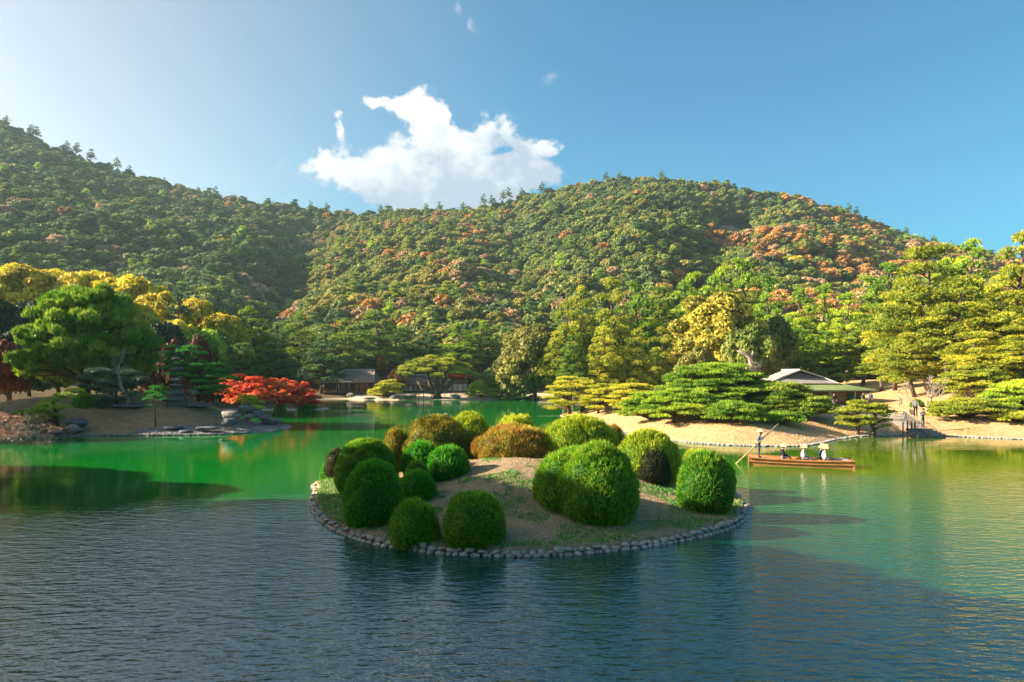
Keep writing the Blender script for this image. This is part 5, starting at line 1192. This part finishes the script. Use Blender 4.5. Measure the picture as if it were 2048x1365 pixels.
for i, px in enumerate(range(1668, 1704, 6)):
    mb = MB(); mb.box((0, 0, 0), (.33, .06, zw * .7)); o_ = mb.build('lattice_panel', M['bamboo'], eC, (lc(px), 1.36, zw * .55))
    mb = MB(); [mb.box((0, -.04, zw * q), (.34, .03, .03)) for q in (-.25, -.1, .05, .2)]; mb.build('lattice_bar', M['wood_dark'], o_)
for px in (1582, 1600, 1618, 1636, 1654):
    mb = MB(); mb.box((0, 0, 0), (1.0, .06, zw * .72)); mb.build('door_panel', M['wood_dark'], eC, (lc(px), 1.36, zw * .48))
for px in (1560, 1606, 1657, 1706, 1738):
    mb = MB(); mb.box((0, 0, 0), (.16, .16, zw)); mb.build('post', M['bamboo'], eC, (lc(px), -.5, zw / 2))
mb = MB(); mb.box(((lc(1560) + lc(1738)) / 2, -.5, zw - .12), (lc(1738) - lc(1560), .14, .2)); mb.build('beam', M['wood_dark'], eC)
mb = MB(); mb.box((lc(1718), 2.2, zw * .42), (1.1, 1.2, zw * .8)); mb.build('counter', M['cloth_teal'], eC)
mb = MB(); mb.box((lc(1732), 3.4, zw * .5), (1.0, 3, zw)); mb.build('wall', M['wood_mid'], eC)

# ------------------------------------------------------------------ fences, banners, steps
def lattice_fence(pts, label, h=.85, step=.42, mat='bamboo', rails=3, name='bamboo_fence'):
    c0 = Vector(pts[0]); g0 = gz(*pts[0]); e = empty(name, (c0.x, c0.y, g0), 0, label, 'fence')
    pm_ = MB(); pm_.tube([(0, 0, -.15), (0, 0, h)], .028, 5); pme = mesh_np('picket', pm_.V, pm_.F, M[mat], smooth=pm_.S)
    for a, b in zip(pts[:-1], pts[1:]):
        a = Vector(a); b = Vector(b); L = (b - a).length; n = max(1, int(L / step))
        for i in range(n):
            p = a.lerp(b, i / n); link('picket', pme, e, (p.x - c0.x, p.y - c0.y, gz(p.x, p.y) - g0))
        m_ = max(1, int(L / 2.5))
        for r_ in range(rails):
            mb = MB(); z = h * (.25 + .65 * r_ / max(rails - 1, 1))
            mb.tube([(a.lerp(b, j / m_).x - c0.x, a.lerp(b, j / m_).y - c0.y - .03, gz(*a.lerp(b, j / m_)) - g0 + z) for j in range(m_ + 1)], .022, 5); mb.build('rail', M[mat], e)
    return e
lattice_fence([(X_(1640, 68), 68), (X_(1700, 66.5), 66.5), (X_(1765, 65), 65), (X_(1812, 64), 64)], 'pale bamboo lattice fence behind the umbrella pine', mat='bamboo')
lattice_fence([(X_(1812, 64), 64), (X_(1830, 61.6), 61.6), (X_(1838, 60.8), 60.8)], 'short dark picket fence running down to the landing', h=1.0, step=.3, mat='bamboo_dark')
lattice_fence([(X_(1070, 139.5), 139.5), (X_(1105, 137), 137), (X_(1150, 134), 134)], 'pale picket fence on the far shore right of the beach', h=1.15, step=.5, mat='bamboo')
lattice_fence([(X_(925, 144), 144), (X_(1000, 143), 143), (X_(1070, 140.5), 140.5)], 'dark picket fence behind the sand beach', h=1.0, step=.6, mat='bamboo_dark')
lattice_fence([(X_(1830, 67), 67), (X_(1818, 72), 72)], 'low dark stakes beside the gravel path', h=.5, step=.5, mat='bamboo_dark', rails=1)
def banner(px, top, Y, hh, label, lean=0, wpx=8):
    x = X_(px, Y); g = gz(x, Y); zt = H - (top - HY) / F * Y; e = empty('banner', (x, Y, g), 0, label, 'banner'); mb = MB(); mb.tube([(0, 0, -.1), (0, 0, zt - g)], .025, 6); mb.build('pole', M['bamboo_dark'], e)
    wd = wpx / F * Y; hz = hh / F * Y; V = []; Fc = []
    for i in range(7):
        for j in range(5): V.append((.03 + wd * j / 4 * (1 - .35 * i / 6), .05 * math.sin(j * 1.7 + i), zt - g - hz * i / 6 - .05 * j))
    for i in range(6):
        for j in range(4): Fc.append((i * 5 + j, i * 5 + j + 1, (i + 1) * 5 + j + 1, (i + 1) * 5 + j))
    o = link('cloth', mesh_np('cloth', V, Fc, M['white_cloth'], smooth=True), e); s = o.modifiers.new('t', 'SOLIDIFY'); s.thickness = .01
banner(1806, 822, 63.5, 17, 'white banner beside the dark picket fence'); banner(1799, 795, 80, 14, 'white banner near the tea house yard', wpx=6); banner(1876, 815, 66, 15, 'white banner at the edge of the right lawn', wpx=6)
# stone landing steps
x = X_(1846, 60.2); e = empty('landing', (x, 60.2, 0), .05, 'grey stone landing with steps down to the water', 'steps')
for i in range(4):
    mb = MB(); mb.box((0, 0, 0), (2.5 - .1 * i, .5, .22)); mb.build('step', M['rock'], e, (0, -.9 + .46 * i, .1 + .13 * i))
for i, px in enumerate((1806, 1815, 1823, 1830)):
    mb = MB(); mb.tube([(0, 0, -.3), (0, 0, rnd.uniform(.75, 1.05))], .06, 6); o = mb.build('mooring_post', M['bamboo_dark'], None, (X_(px, 60.4), 60.4, .35)); tag(o, 'dark post standing at the water beside the landing', 'post', 'posts beside the landing')

# ------------------------------------------------------------------ people
def figure(name, label, loc, rz, pose='stand', h=1.65, top='cloth_grey', bot='cloth_navy', shoe='cloth_black', hat=None, hands=None, cat='person', coat=False, hatmat='straw', scale=1.0, lean=0.0, bow=.06, skinhand='skin', bulky=1.0):
    """faces local +Y. one continuous skinned body with clothes by region; hat and hair are parts"""
    k = h / 1.68; e = empty(name, loc, rz, label, cat)
    J = {}; 
    if pose == 'sit':
        J['pel'] = (0, 0, .12); J['sp'] = (0, .02, .34); J['ch'] = (0, .05, .52); J['nk'] = (0, .07, .66); J['hd'] = (0, .10, .76); J['hm'] = (0, .11, .84)
        J['ht'] = (0, .11, .90)
        for s, n_ in ((-1, 'L'), (1, 'R')):
            J['hip' + n_] = (.10 * s, .04, .10); J['kn' + n_] = (.13 * s, .46, .22); J['an' + n_] = (.10 * s, .58, .02); J['to' + n_] = (.10 * s, .72, .0)
            J['sh' + n_] = (.18 * s, .05, .56); J['el' + n_] = (.24 * s, .12, .32); J['wr' + n_] = (.12 * s, .36, .28)
        top_z = .90
    else:
        st = .16 if pose == 'walk' else 0
        J['pel'] = (0, 0, .92); J['sp'] = (0, .01, 1.12); J['ch'] = (0, lean * .5 + .01, 1.30); J['nk'] = (0, lean + .01, 1.43); J['hd'] = (0, lean + bow * .6, 1.52); J['hm'] = (0, lean + bow, 1.60); J['ht'] = (0, lean + bow, 1.66)
        for s, n_ in ((-1, 'L'), (1, 'R')):
            f = st * s; J['hip' + n_] = (.09 * s, 0, .88); J['kn' + n_] = (.10 * s, f * .7 + .02, .48); J['an' + n_] = (.11 * s, f * 1.4 - .02, .08); J['to' + n_] = (.12 * s, f * 1.4 + .15, .03)
            J['sh' + n_] = (.18 * s, lean * .9, 1.38); J['el' + n_] = (.25 * s, lean * .7 - f * .5, 1.12); J['wr' + n_] = (.25 * s, lean * .6 + .1 - f * 1.0, .88)
        top_z = 1.66
    if hands: J.update(hands)
    B = [('pel', 'sp', top), ('sp', 'ch', top), ('ch', 'nk', top), ('nk', 'hd', 'skin'), ('hd', 'hm', 'skin'), ('hm', 'ht', 'hairc')]
    for n_ in 'LR': B += [('pel', 'hip' + n_, bot), ('hip' + n_, 'kn' + n_, bot), ('kn' + n_, 'an' + n_, bot), ('an' + n_, 'to' + n_, shoe), ('ch', 'sh' + n_, top), ('sh' + n_, 'el' + n_, top), ('el' + n_, 'wr' + n_, top)]
    rad = dict(pel=(.15, .12), sp=(.135, .11), ch=(.15, .115), nk=(.055, .055), hd=(.07, .08), hm=(.082, .095), ht=(.05, .055))
    for n_ in 'LR': rad.update({'hip' + n_: (.095, .1), 'kn' + n_: (.06, .065), 'an' + n_: (.045, .05), 'to' + n_: (.04, .03), 'sh' + n_: (.065, .065), 'el' + n_: (.048, .048), 'wr' + n_: (.032, .034)})
    if coat: rad['pel'] = (.185, .155); rad['sp'] = (.16, .13)
    for q in ('ch', 'sp', 'pel', 'shL', 'shR', 'elL', 'elR'): rad[q] = tuple(r * bulky for r in rad[q])
    names = list(J); ix = {n_: i for i, n_ in enumerate(names)}
    me = bpy.data.meshes.new('tmp'); me.from_pydata([tuple(c * k for c in J[n_]) for n_ in names], [(ix[a], ix[b]) for a, b, _ in B], [])
    ob = bpy.data.objects.new('tmp', me); COL.objects.link(ob); sm = ob.modifiers.new('s', 'SKIN'); sm.use_smooth_shade = True
    for n_ in names: d = me.skin_vertices[0].data[ix[n_]]; d.radius = (rad[n_][0] * k, rad[n_][1] * k); d.use_root = n_ == 'pel'
    ss = ob.modifiers.new('d', 'SUBSURF'); ss.levels = 1; ss.render_levels = 1
    dg = bpy.context.evaluated_depsgraph_get(); body = bpy.data.meshes.new_from_object(ob.evaluated_get(dg)); bpy.data.objects.remove(ob)
    V = [v.co[:] for v in body.vertices]; Fc = [tuple(p.vertices) for p in body.polygons]
    mats = []; 
    def mid(n_):
        n_ = 'hair' if n_ == 'hairc' else n_
        if n_ not in mats: mats.append(n_)
        return mats.index(n_)
    mi = []
    segs = [(Vector(J[a]) * k, Vector(J[b]) * k, m_) for a, b, m_ in B]
    for f in Fc:
        c = sum((Vector(V[i]) for i in f), Vector()) / len(f); best = None
        for a, b, m_ in segs:
            d = b - a; t_ = max(0, min(1, (c - a).dot(d) / max(d.length_squared, 1e-9))); q = (c - a - d * t_).length
            if best is None or q < best[0]: best = (q, m_)
        mi.append(mid(best[1]))
    mb = MB(); mb.add(V, Fc, 0, True); mb.M = mi
    # hands: palm, four unequal curled fingers and a thumb from the side of the palm
    for n_, s in (('L', -1), ('R', 1)):
        el = Vector(J['el' + n_]) * k; wr = Vector(J['wr' + n_]) * k; d = (wr - el).normalized(); sd = d.cross(Vector((0, 0, 1)));
        sd = sd.normalized() if sd.length > .1 else Vector((0, 1, 0)); nn = sd.cross(d)
        mb.tube([wr - d * .02, wr + d * .03 * k, wr + d * .085 * k], [.03 * k, .036 * k, .034 * k], 6, mid(skinhand))
        for j, L in enumerate((.065, .078, .074, .055)):
            o_ = wr + d * .08 * k + sd * (j - 1.5) * .018 * k
            mb.tube([o_, o_ + (d * .6 - nn * .4) * L * .55 * k, o_ + (d * .55 - nn * .9) * L * k], [.010 * k, .0095 * k, .007 * k], 5, mid(skinhand))
        o_ = wr + d * .025 * k + sd * .028 * k * s; mb.tube([o_, o_ + (d * .5 + sd * .8 * s) * .035 * k, o_ + (d * 1.2 + sd * .8 * s) * .045 * k], [.013 * k, .011 * k, .008 * k], 5, mid(skinhand))
    # face
    hc = Vector(J['hm']) * k; fz = hc + Vector((0, .09 * k, -.02 * k))
    mb.add([fz + Vector((-.012, 0, -.02)) * k, fz + Vector((.012, 0, -.02)) * k, fz + Vector((0, -.004, .03)) * k, fz + Vector((0, .026, -.016)) * k], [(0, 1, 3), (1, 2, 3), (2, 0, 3)], mid('skin'))
    for s in (-1, 1):
        mb.add([hc + Vector((.033 * s + v[0] * .012, .083 + v[1] * .008, .0 + v[2] * .008)) * k for v in ICO1[0]], [tuple(f) for f in ICO1[1]], mid('hair'))
        mb.add([hc + Vector((.083 * s + v[0] * .012, -.005 + v[1] * .018, -.015 + v[2] * .03)) * k for v in ICO1[0]], [tuple(f) for f in ICO1[1]], mid('skin'))
    mb.add([hc + Vector((v[0] * .024, .078 + v[1] * .008, -.058 + v[2] * .006)) * k for v in ICO1[0]], [tuple(f) for f in ICO1[1]], mid('cloth_red'))
    mb.build('body', [M[m_] for m_ in mats], e)
    hb = hc + Vector((0, -.012 * k, .02 * k)); V0, F0 = ICO2
    cap = [tuple(hb + Vector((v[0] * .098, v[1] * .108 - max(0, v[1]) * .02, v[2] * .105 - (.05 if v[1] < 0 and v[2] < 0 else 0))) * k) for v in V0 if True]
    keep = [tuple(f) for f in F0 if not all(V0[i][1] > .25 and V0[i][2] < .42 for i in f) and not all(V0[i][2] < -.45 for i in f)]
    link('hair', mesh_np('hair', cap, keep, M['hair'], smooth=True), e)
    if hat == 'cone':
        lath([(.30, -.02), (.295, .0), (.15, .085), (.05, .14), (.012, .155)], 20, 'hat', M[hatmat], e, 0).location = hc + Vector((0, 0, .06 * k))
    elif hat == 'fold':      # peaked hat folded from two straw sheets
        a = [(-.20, -.17, -.13), (.20, -.17, -.13), (.19, .20, -.05), (-.19, .20, -.05), (-.03, -.06, .21), (.03, .12, .19)]
        o = link('hat', mesh_np('hat', a, [(0, 4, 5, 3), (1, 2, 5, 4), (0, 1, 4), (3, 5, 2), (0, 3, 2, 1)], M[hatmat]), e); o.location = hc + Vector((0, .0, .05 * k)); o.scale = (.86, .86, .9); o.rotation_euler = (-.22, random.Random(label).uniform(-.15, .15), 0)
    elif hat == 'cap':
        mb = MB(); mb.add([(v[0] * .11, v[1] * .115, max(v[2], 0) * .10) for v in ICO2[0]], [tuple(f) for f in ICO2[1]]); mb.box((0, .14, .005), (.15, .1, .012)); mb.build('cap', M[hatmat], e, hc + Vector((0, 0, .045 * k)))
    return e

# ------------------------------------------------------------------ boat
A = Vector((X_(1497, 41.2), 41.2, 0)); Bv = Vector((X_(1709, 39.3), 39.3, 0)); L = (Bv - A).length; an = math.atan2(Bv.y - A.y, Bv.x - A.x)
eb = empty('boat', (A.x, A.y, 0), an, 'long flat wooden punt carrying a boatman and seated visitors', 'boat')
Wd = 1.45; gh = lambda f: .40 + .05 * (2 * f - 1) ** 2 * 1.6         # gunwale height
def side(y, name):
    V = []; Fc = []; n = 14; th = .05; s = 1 if y > 0 else -1; y0 = 0 if y == 0 else Wd
    for i in range(n + 1):
        f = i / n; x = L * f; zt = gh(f); yo = y0 + (.10 if y else -.10) * 0; flare = .10
        yb = (Wd - .12) if y else .12; yt = Wd if y else 0.0; inn = -1 if y else 1
        V += [(x, yb, -.12), (x, yt, zt), (x, yt + inn * th, zt), (x, yb + inn * th, -.12)]
    for i in range(n):
        a = i * 4; b = a + 4
        for j in range(4): Fc.append((a + j, b + j, b + (j + 1) % 4, a + (j + 1) % 4))
    Fc += [(0, 1, 2, 3), (n * 4 + 3, n * 4 + 2, n * 4 + 1, n * 4)]
    return link(name, mesh_np(name, V, Fc, M['wood_boat']), eb)
s1 = side(0, 'side_plank'); s2 = side(1, 'side_plank')
for sp_, yo in ((s1, -.03), (s2, Wd + .03)):
    mb = MB(); n = 10
    for i in range(n): f0, f1 = i / n, (i + 1) / n; mb.bar((L * f0 - .02, yo, gh(f0)), (L * f1 + .02, yo, gh(f1)), .09, .07)
    mb.build('gunwale', M['wood_boat'], sp_)
    mb = MB(); n = 8
    for i in range(n): f0, f1 = i / n, (i + 1) / n; yy_ = yo + (.05 if yo < 0 else -.05); mb.bar((L * f0, yy_ - (.012 if yo < 0 else -.012), gh(f0) * .52), (L * f1, yy_ - (.012 if yo < 0 else -.012), gh(f1) * .52), .03, .05)
    mb.build('rubbing_strake', M['wood_boat'], sp_)
mb = MB(); mb.box((L / 2, Wd / 2, -.02), (L, Wd - .26, .06)); mb.build('bottom', M['wood_boat2'], eb)
mb = MB(); mb.box((.0, Wd / 2, .14), (.08, Wd - .04, .54)); mb.build('transom', M['wood_boat'], eb)
mb = MB(); mb.box((L, Wd / 2, .16), (.08, Wd - .04, .56)); mb.build('bow_board', M['wood_boat'], eb)
for f0, f1, nm in ((.02, .13, 'deck_plank'), (.84, .98, 'deck_plank')):
    n = 5
    for i in range(n):
        x0 = L * (f0 + (f1 - f0) * i / n); x1 = L * (f0 + (f1 - f0) * (i + .92) / n); mb = MB(); mb.box(((x0 + x1) / 2, Wd / 2, gh(f0) - .07), (x1 - x0, Wd - .2, .03)); mb.build(nm, M['wood_boat2'], eb)
for f in (.2, .32, .5, .66, .8): mb = MB(); mb.box((L * f, Wd / 2, .2), (.16, Wd - .2, .05)); mb.build('thwart', M['wood_boat2'], eb)
mb = MB(); mb.box((L * .89, .72, gh(.9) + .0), (.9, .55, .04)); mb.box((L * .89, .72, gh(.9) + .04), (.8, .45, .03)); tag(mb.build('folded_mat', M['metal'], None, eb.location, an), 'pale grey folded mat on the bow deck of the punt', 'mat')
mb = MB(); mb.box((L * .155, .75, .30), (.5, .5, .22)); tag(mb.build('wooden_box', M['wood_boat2'], None, eb.location, an), 'low open wooden box behind the boatman feet', 'box')
def onboat(px, y_in, z):
    # local x where the view column px crosses the boat line at offset y_in
    d = Vector((math.cos(an), math.sin(an), 0)); nrm_ = Vector((-math.sin(an), math.cos(an), 0)); o_ = A + nrm_ * y_in; u_ = (px - 1024) / F
    t_ = (u_ * o_.y - o_.x) / (d.x - u_ * d.y); p = o_ + d * t_; return Vector((p.x, p.y, z))
face = an - math.pi / 2
ph0, ph1 = P(1469, 927.5, 41.8), P(1557, 848, 41.2); ph0.z = -.1
pb = onboat(1518, .62, gh(.06) - .055)
pd = (ph1 - ph0); Rz = Matrix.Rotation(-face, 3, 'Z')
def loc_hand(t_): q = ph0 + pd * t_; q = Rz @ (q - pb); return tuple(q / (1.62 / 1.68))
hR = loc_hand(.70); hL = loc_hand(.52)
pole_off = Vector((0, -.0, 0))
boatman = figure('person', 'boatman in navy work clothes and conical straw hat poling at the stern', pb, face, 'stand', 1.62, 'cloth_blue', 'cloth_navy', 'cloth_black', 'cone', lean=.05, bow=.08,
    hands={'elR': (.27, .18, 1.16), 'wrR': (hR[0] - .0, hR[1] - .06, hR[2]), 'elL': (-.2, .16, 1.1), 'wrL': (hL[0] - .05, hL[1] - .04, hL[2] + .02)}, skinhand='cloth_black')
mb = MB(); mb.tube([ph0, ph1], [.04, .032], 8); tag(mb.build('boat_pole', M['bamboo']), 'long pale bamboo pole slanting from the boatman hands into the water', 'pole')
for px, y_in, tp, lb, bk in [(1563, .62, 'cloth_black', 'seated visitor in black jacket and folded straw hat, nearest the boatman', 1.6), (1605, .5, 'cloth_lgrey', 'seated visitor in pale grey coat in the middle of the punt', 1.65),
                          (1640, 1.0, 'cloth_navy', 'seated visitor in navy half hidden behind the cream coat', 1.45), (1647, .42, 'cloth_cream', 'seated visitor in cream coat nearest the bow', 1.6)]:
    figure('person', lb, onboat(px, y_in, .34), face + random.Random(px).uniform(-.15, .15), 'sit', 1.6, tp, 'cloth_grey' if tp != 'cloth_navy' else 'cloth_black', 'cloth_black', 'fold', bulky=bk)
for px, py, Y, tp, bt, lb, ps, rz_, hatk in [
    (1845, 858, 61.3, 'cloth_grey', 'cloth_grey', 'man in dark clothes and cap looking at his camera on the landing', 'cam', math.pi, 'cap'),
    (1831, 838, 66.5, 'cloth_grey', 'cloth_black', 'grey haired visitor in grey jacket walking behind the landing', 'walk', 2.6, None),
    (1742, 812, 85.5, 'cloth_navy', 'cloth_black', 'person in dark clothes standing at the corner of the tea house', 'stand', 2.0, None),
    (1726, 812, 86.0, 'cloth_olive', 'cloth_tan', 'person in olive jacket beside the tea house counter', 'stand', 3.4, None),
    (1668, 812, 84.0, 'cloth_black', 'cloth_grey', 'person in black seen just above the umbrella pine', 'stand', 3.0, None),
    (1062, 793, 137.5, 'cloth_navy', 'cloth_black', 'gardener in navy bending on the far shore', 'bend', 1.6, 'cap'),
    (647, 783, 149.0, 'cloth_white', 'cloth_grey', 'person in white standing inside the pavilion veranda', 'stand', 3.1, None),
    (1259, 760, 103.0, 'cloth_black', 'cloth_black', 'distant walker in black above the low pines', 'walk', 1.5, None)]:
    x = X_(px, Y); z = gz(x, Y)
    if px == 1845: z = .52 + .1; 
    if px == 647: z = gA + zF
    hd = None
    if ps == 'cam': hd = {'elR': (.26, .06, 1.14), 'wrR': (.09, .28, 1.25), 'elL': (-.26, .06, 1.14), 'wrL': (-.09, .28, 1.25)}
    if ps == 'bend': hd = {'elR': (.2, .4, 1.0), 'wrR': (.14, .5, .75), 'elL': (-.2, .4, 1.0), 'wrL': (-.14, .5, .72)}
    figure('person', lb, (x, Y, z), rz_, 'walk' if ps == 'walk' else 'stand', 1.7, tp, bt, 'cloth_red' if px == 1845 else 'cloth_black', hatk, hands=hd, lean=.34 if ps == 'bend' else .02, bow=.1 if ps != 'stand' else .04, hatmat='cloth_black')
    if ps == 'cam':
        mb = MB(); mb.box((0, 0, 0), (.14, .07, .09)); mb.tube([(0, .03, 0), (0, .1, 0)], .035, 10); q = Matrix.Rotation(rz_, 3, 'Z') @ Vector((0, .36, 1.27)); tag(mb.build('camera_body', M['cloth_black'], None, (x + q.x, Y + q.y, z + q.z), rz_), 'black camera in the hands of the man on the landing', 'camera')
# two sitting visitors in the pavilion
for px, tp, lb in ((657, 'cloth_red', 'person in red sitting on the pavilion veranda'), (677, 'cloth_blue', 'person in blue sitting on the pavilion veranda')):
    figure('person', lb, (X_(px, 148.6), 148.6, gA + zF), 3.1, 'sit', 1.6, tp, 'cloth_grey')

# ------------------------------------------------------------------ air
hm, t = new_mat('haze_air'); vp = t.new('ShaderNodeVolumePrincipled', {'Color': (.6, .82, 1, 1), 'Density': .00013, 'Anisotropy': .2})
om = t.new('ShaderNodeOutputMaterial'); t.l.new(vp.outputs[0], om.inputs['Volume'])
mb = MB(); mb.box((0, 380, 128.5), (2020, 1060, 263)); tag(mb.build('haze', hm), 'thin bluish haze in the air over the garden', kind='stuff')
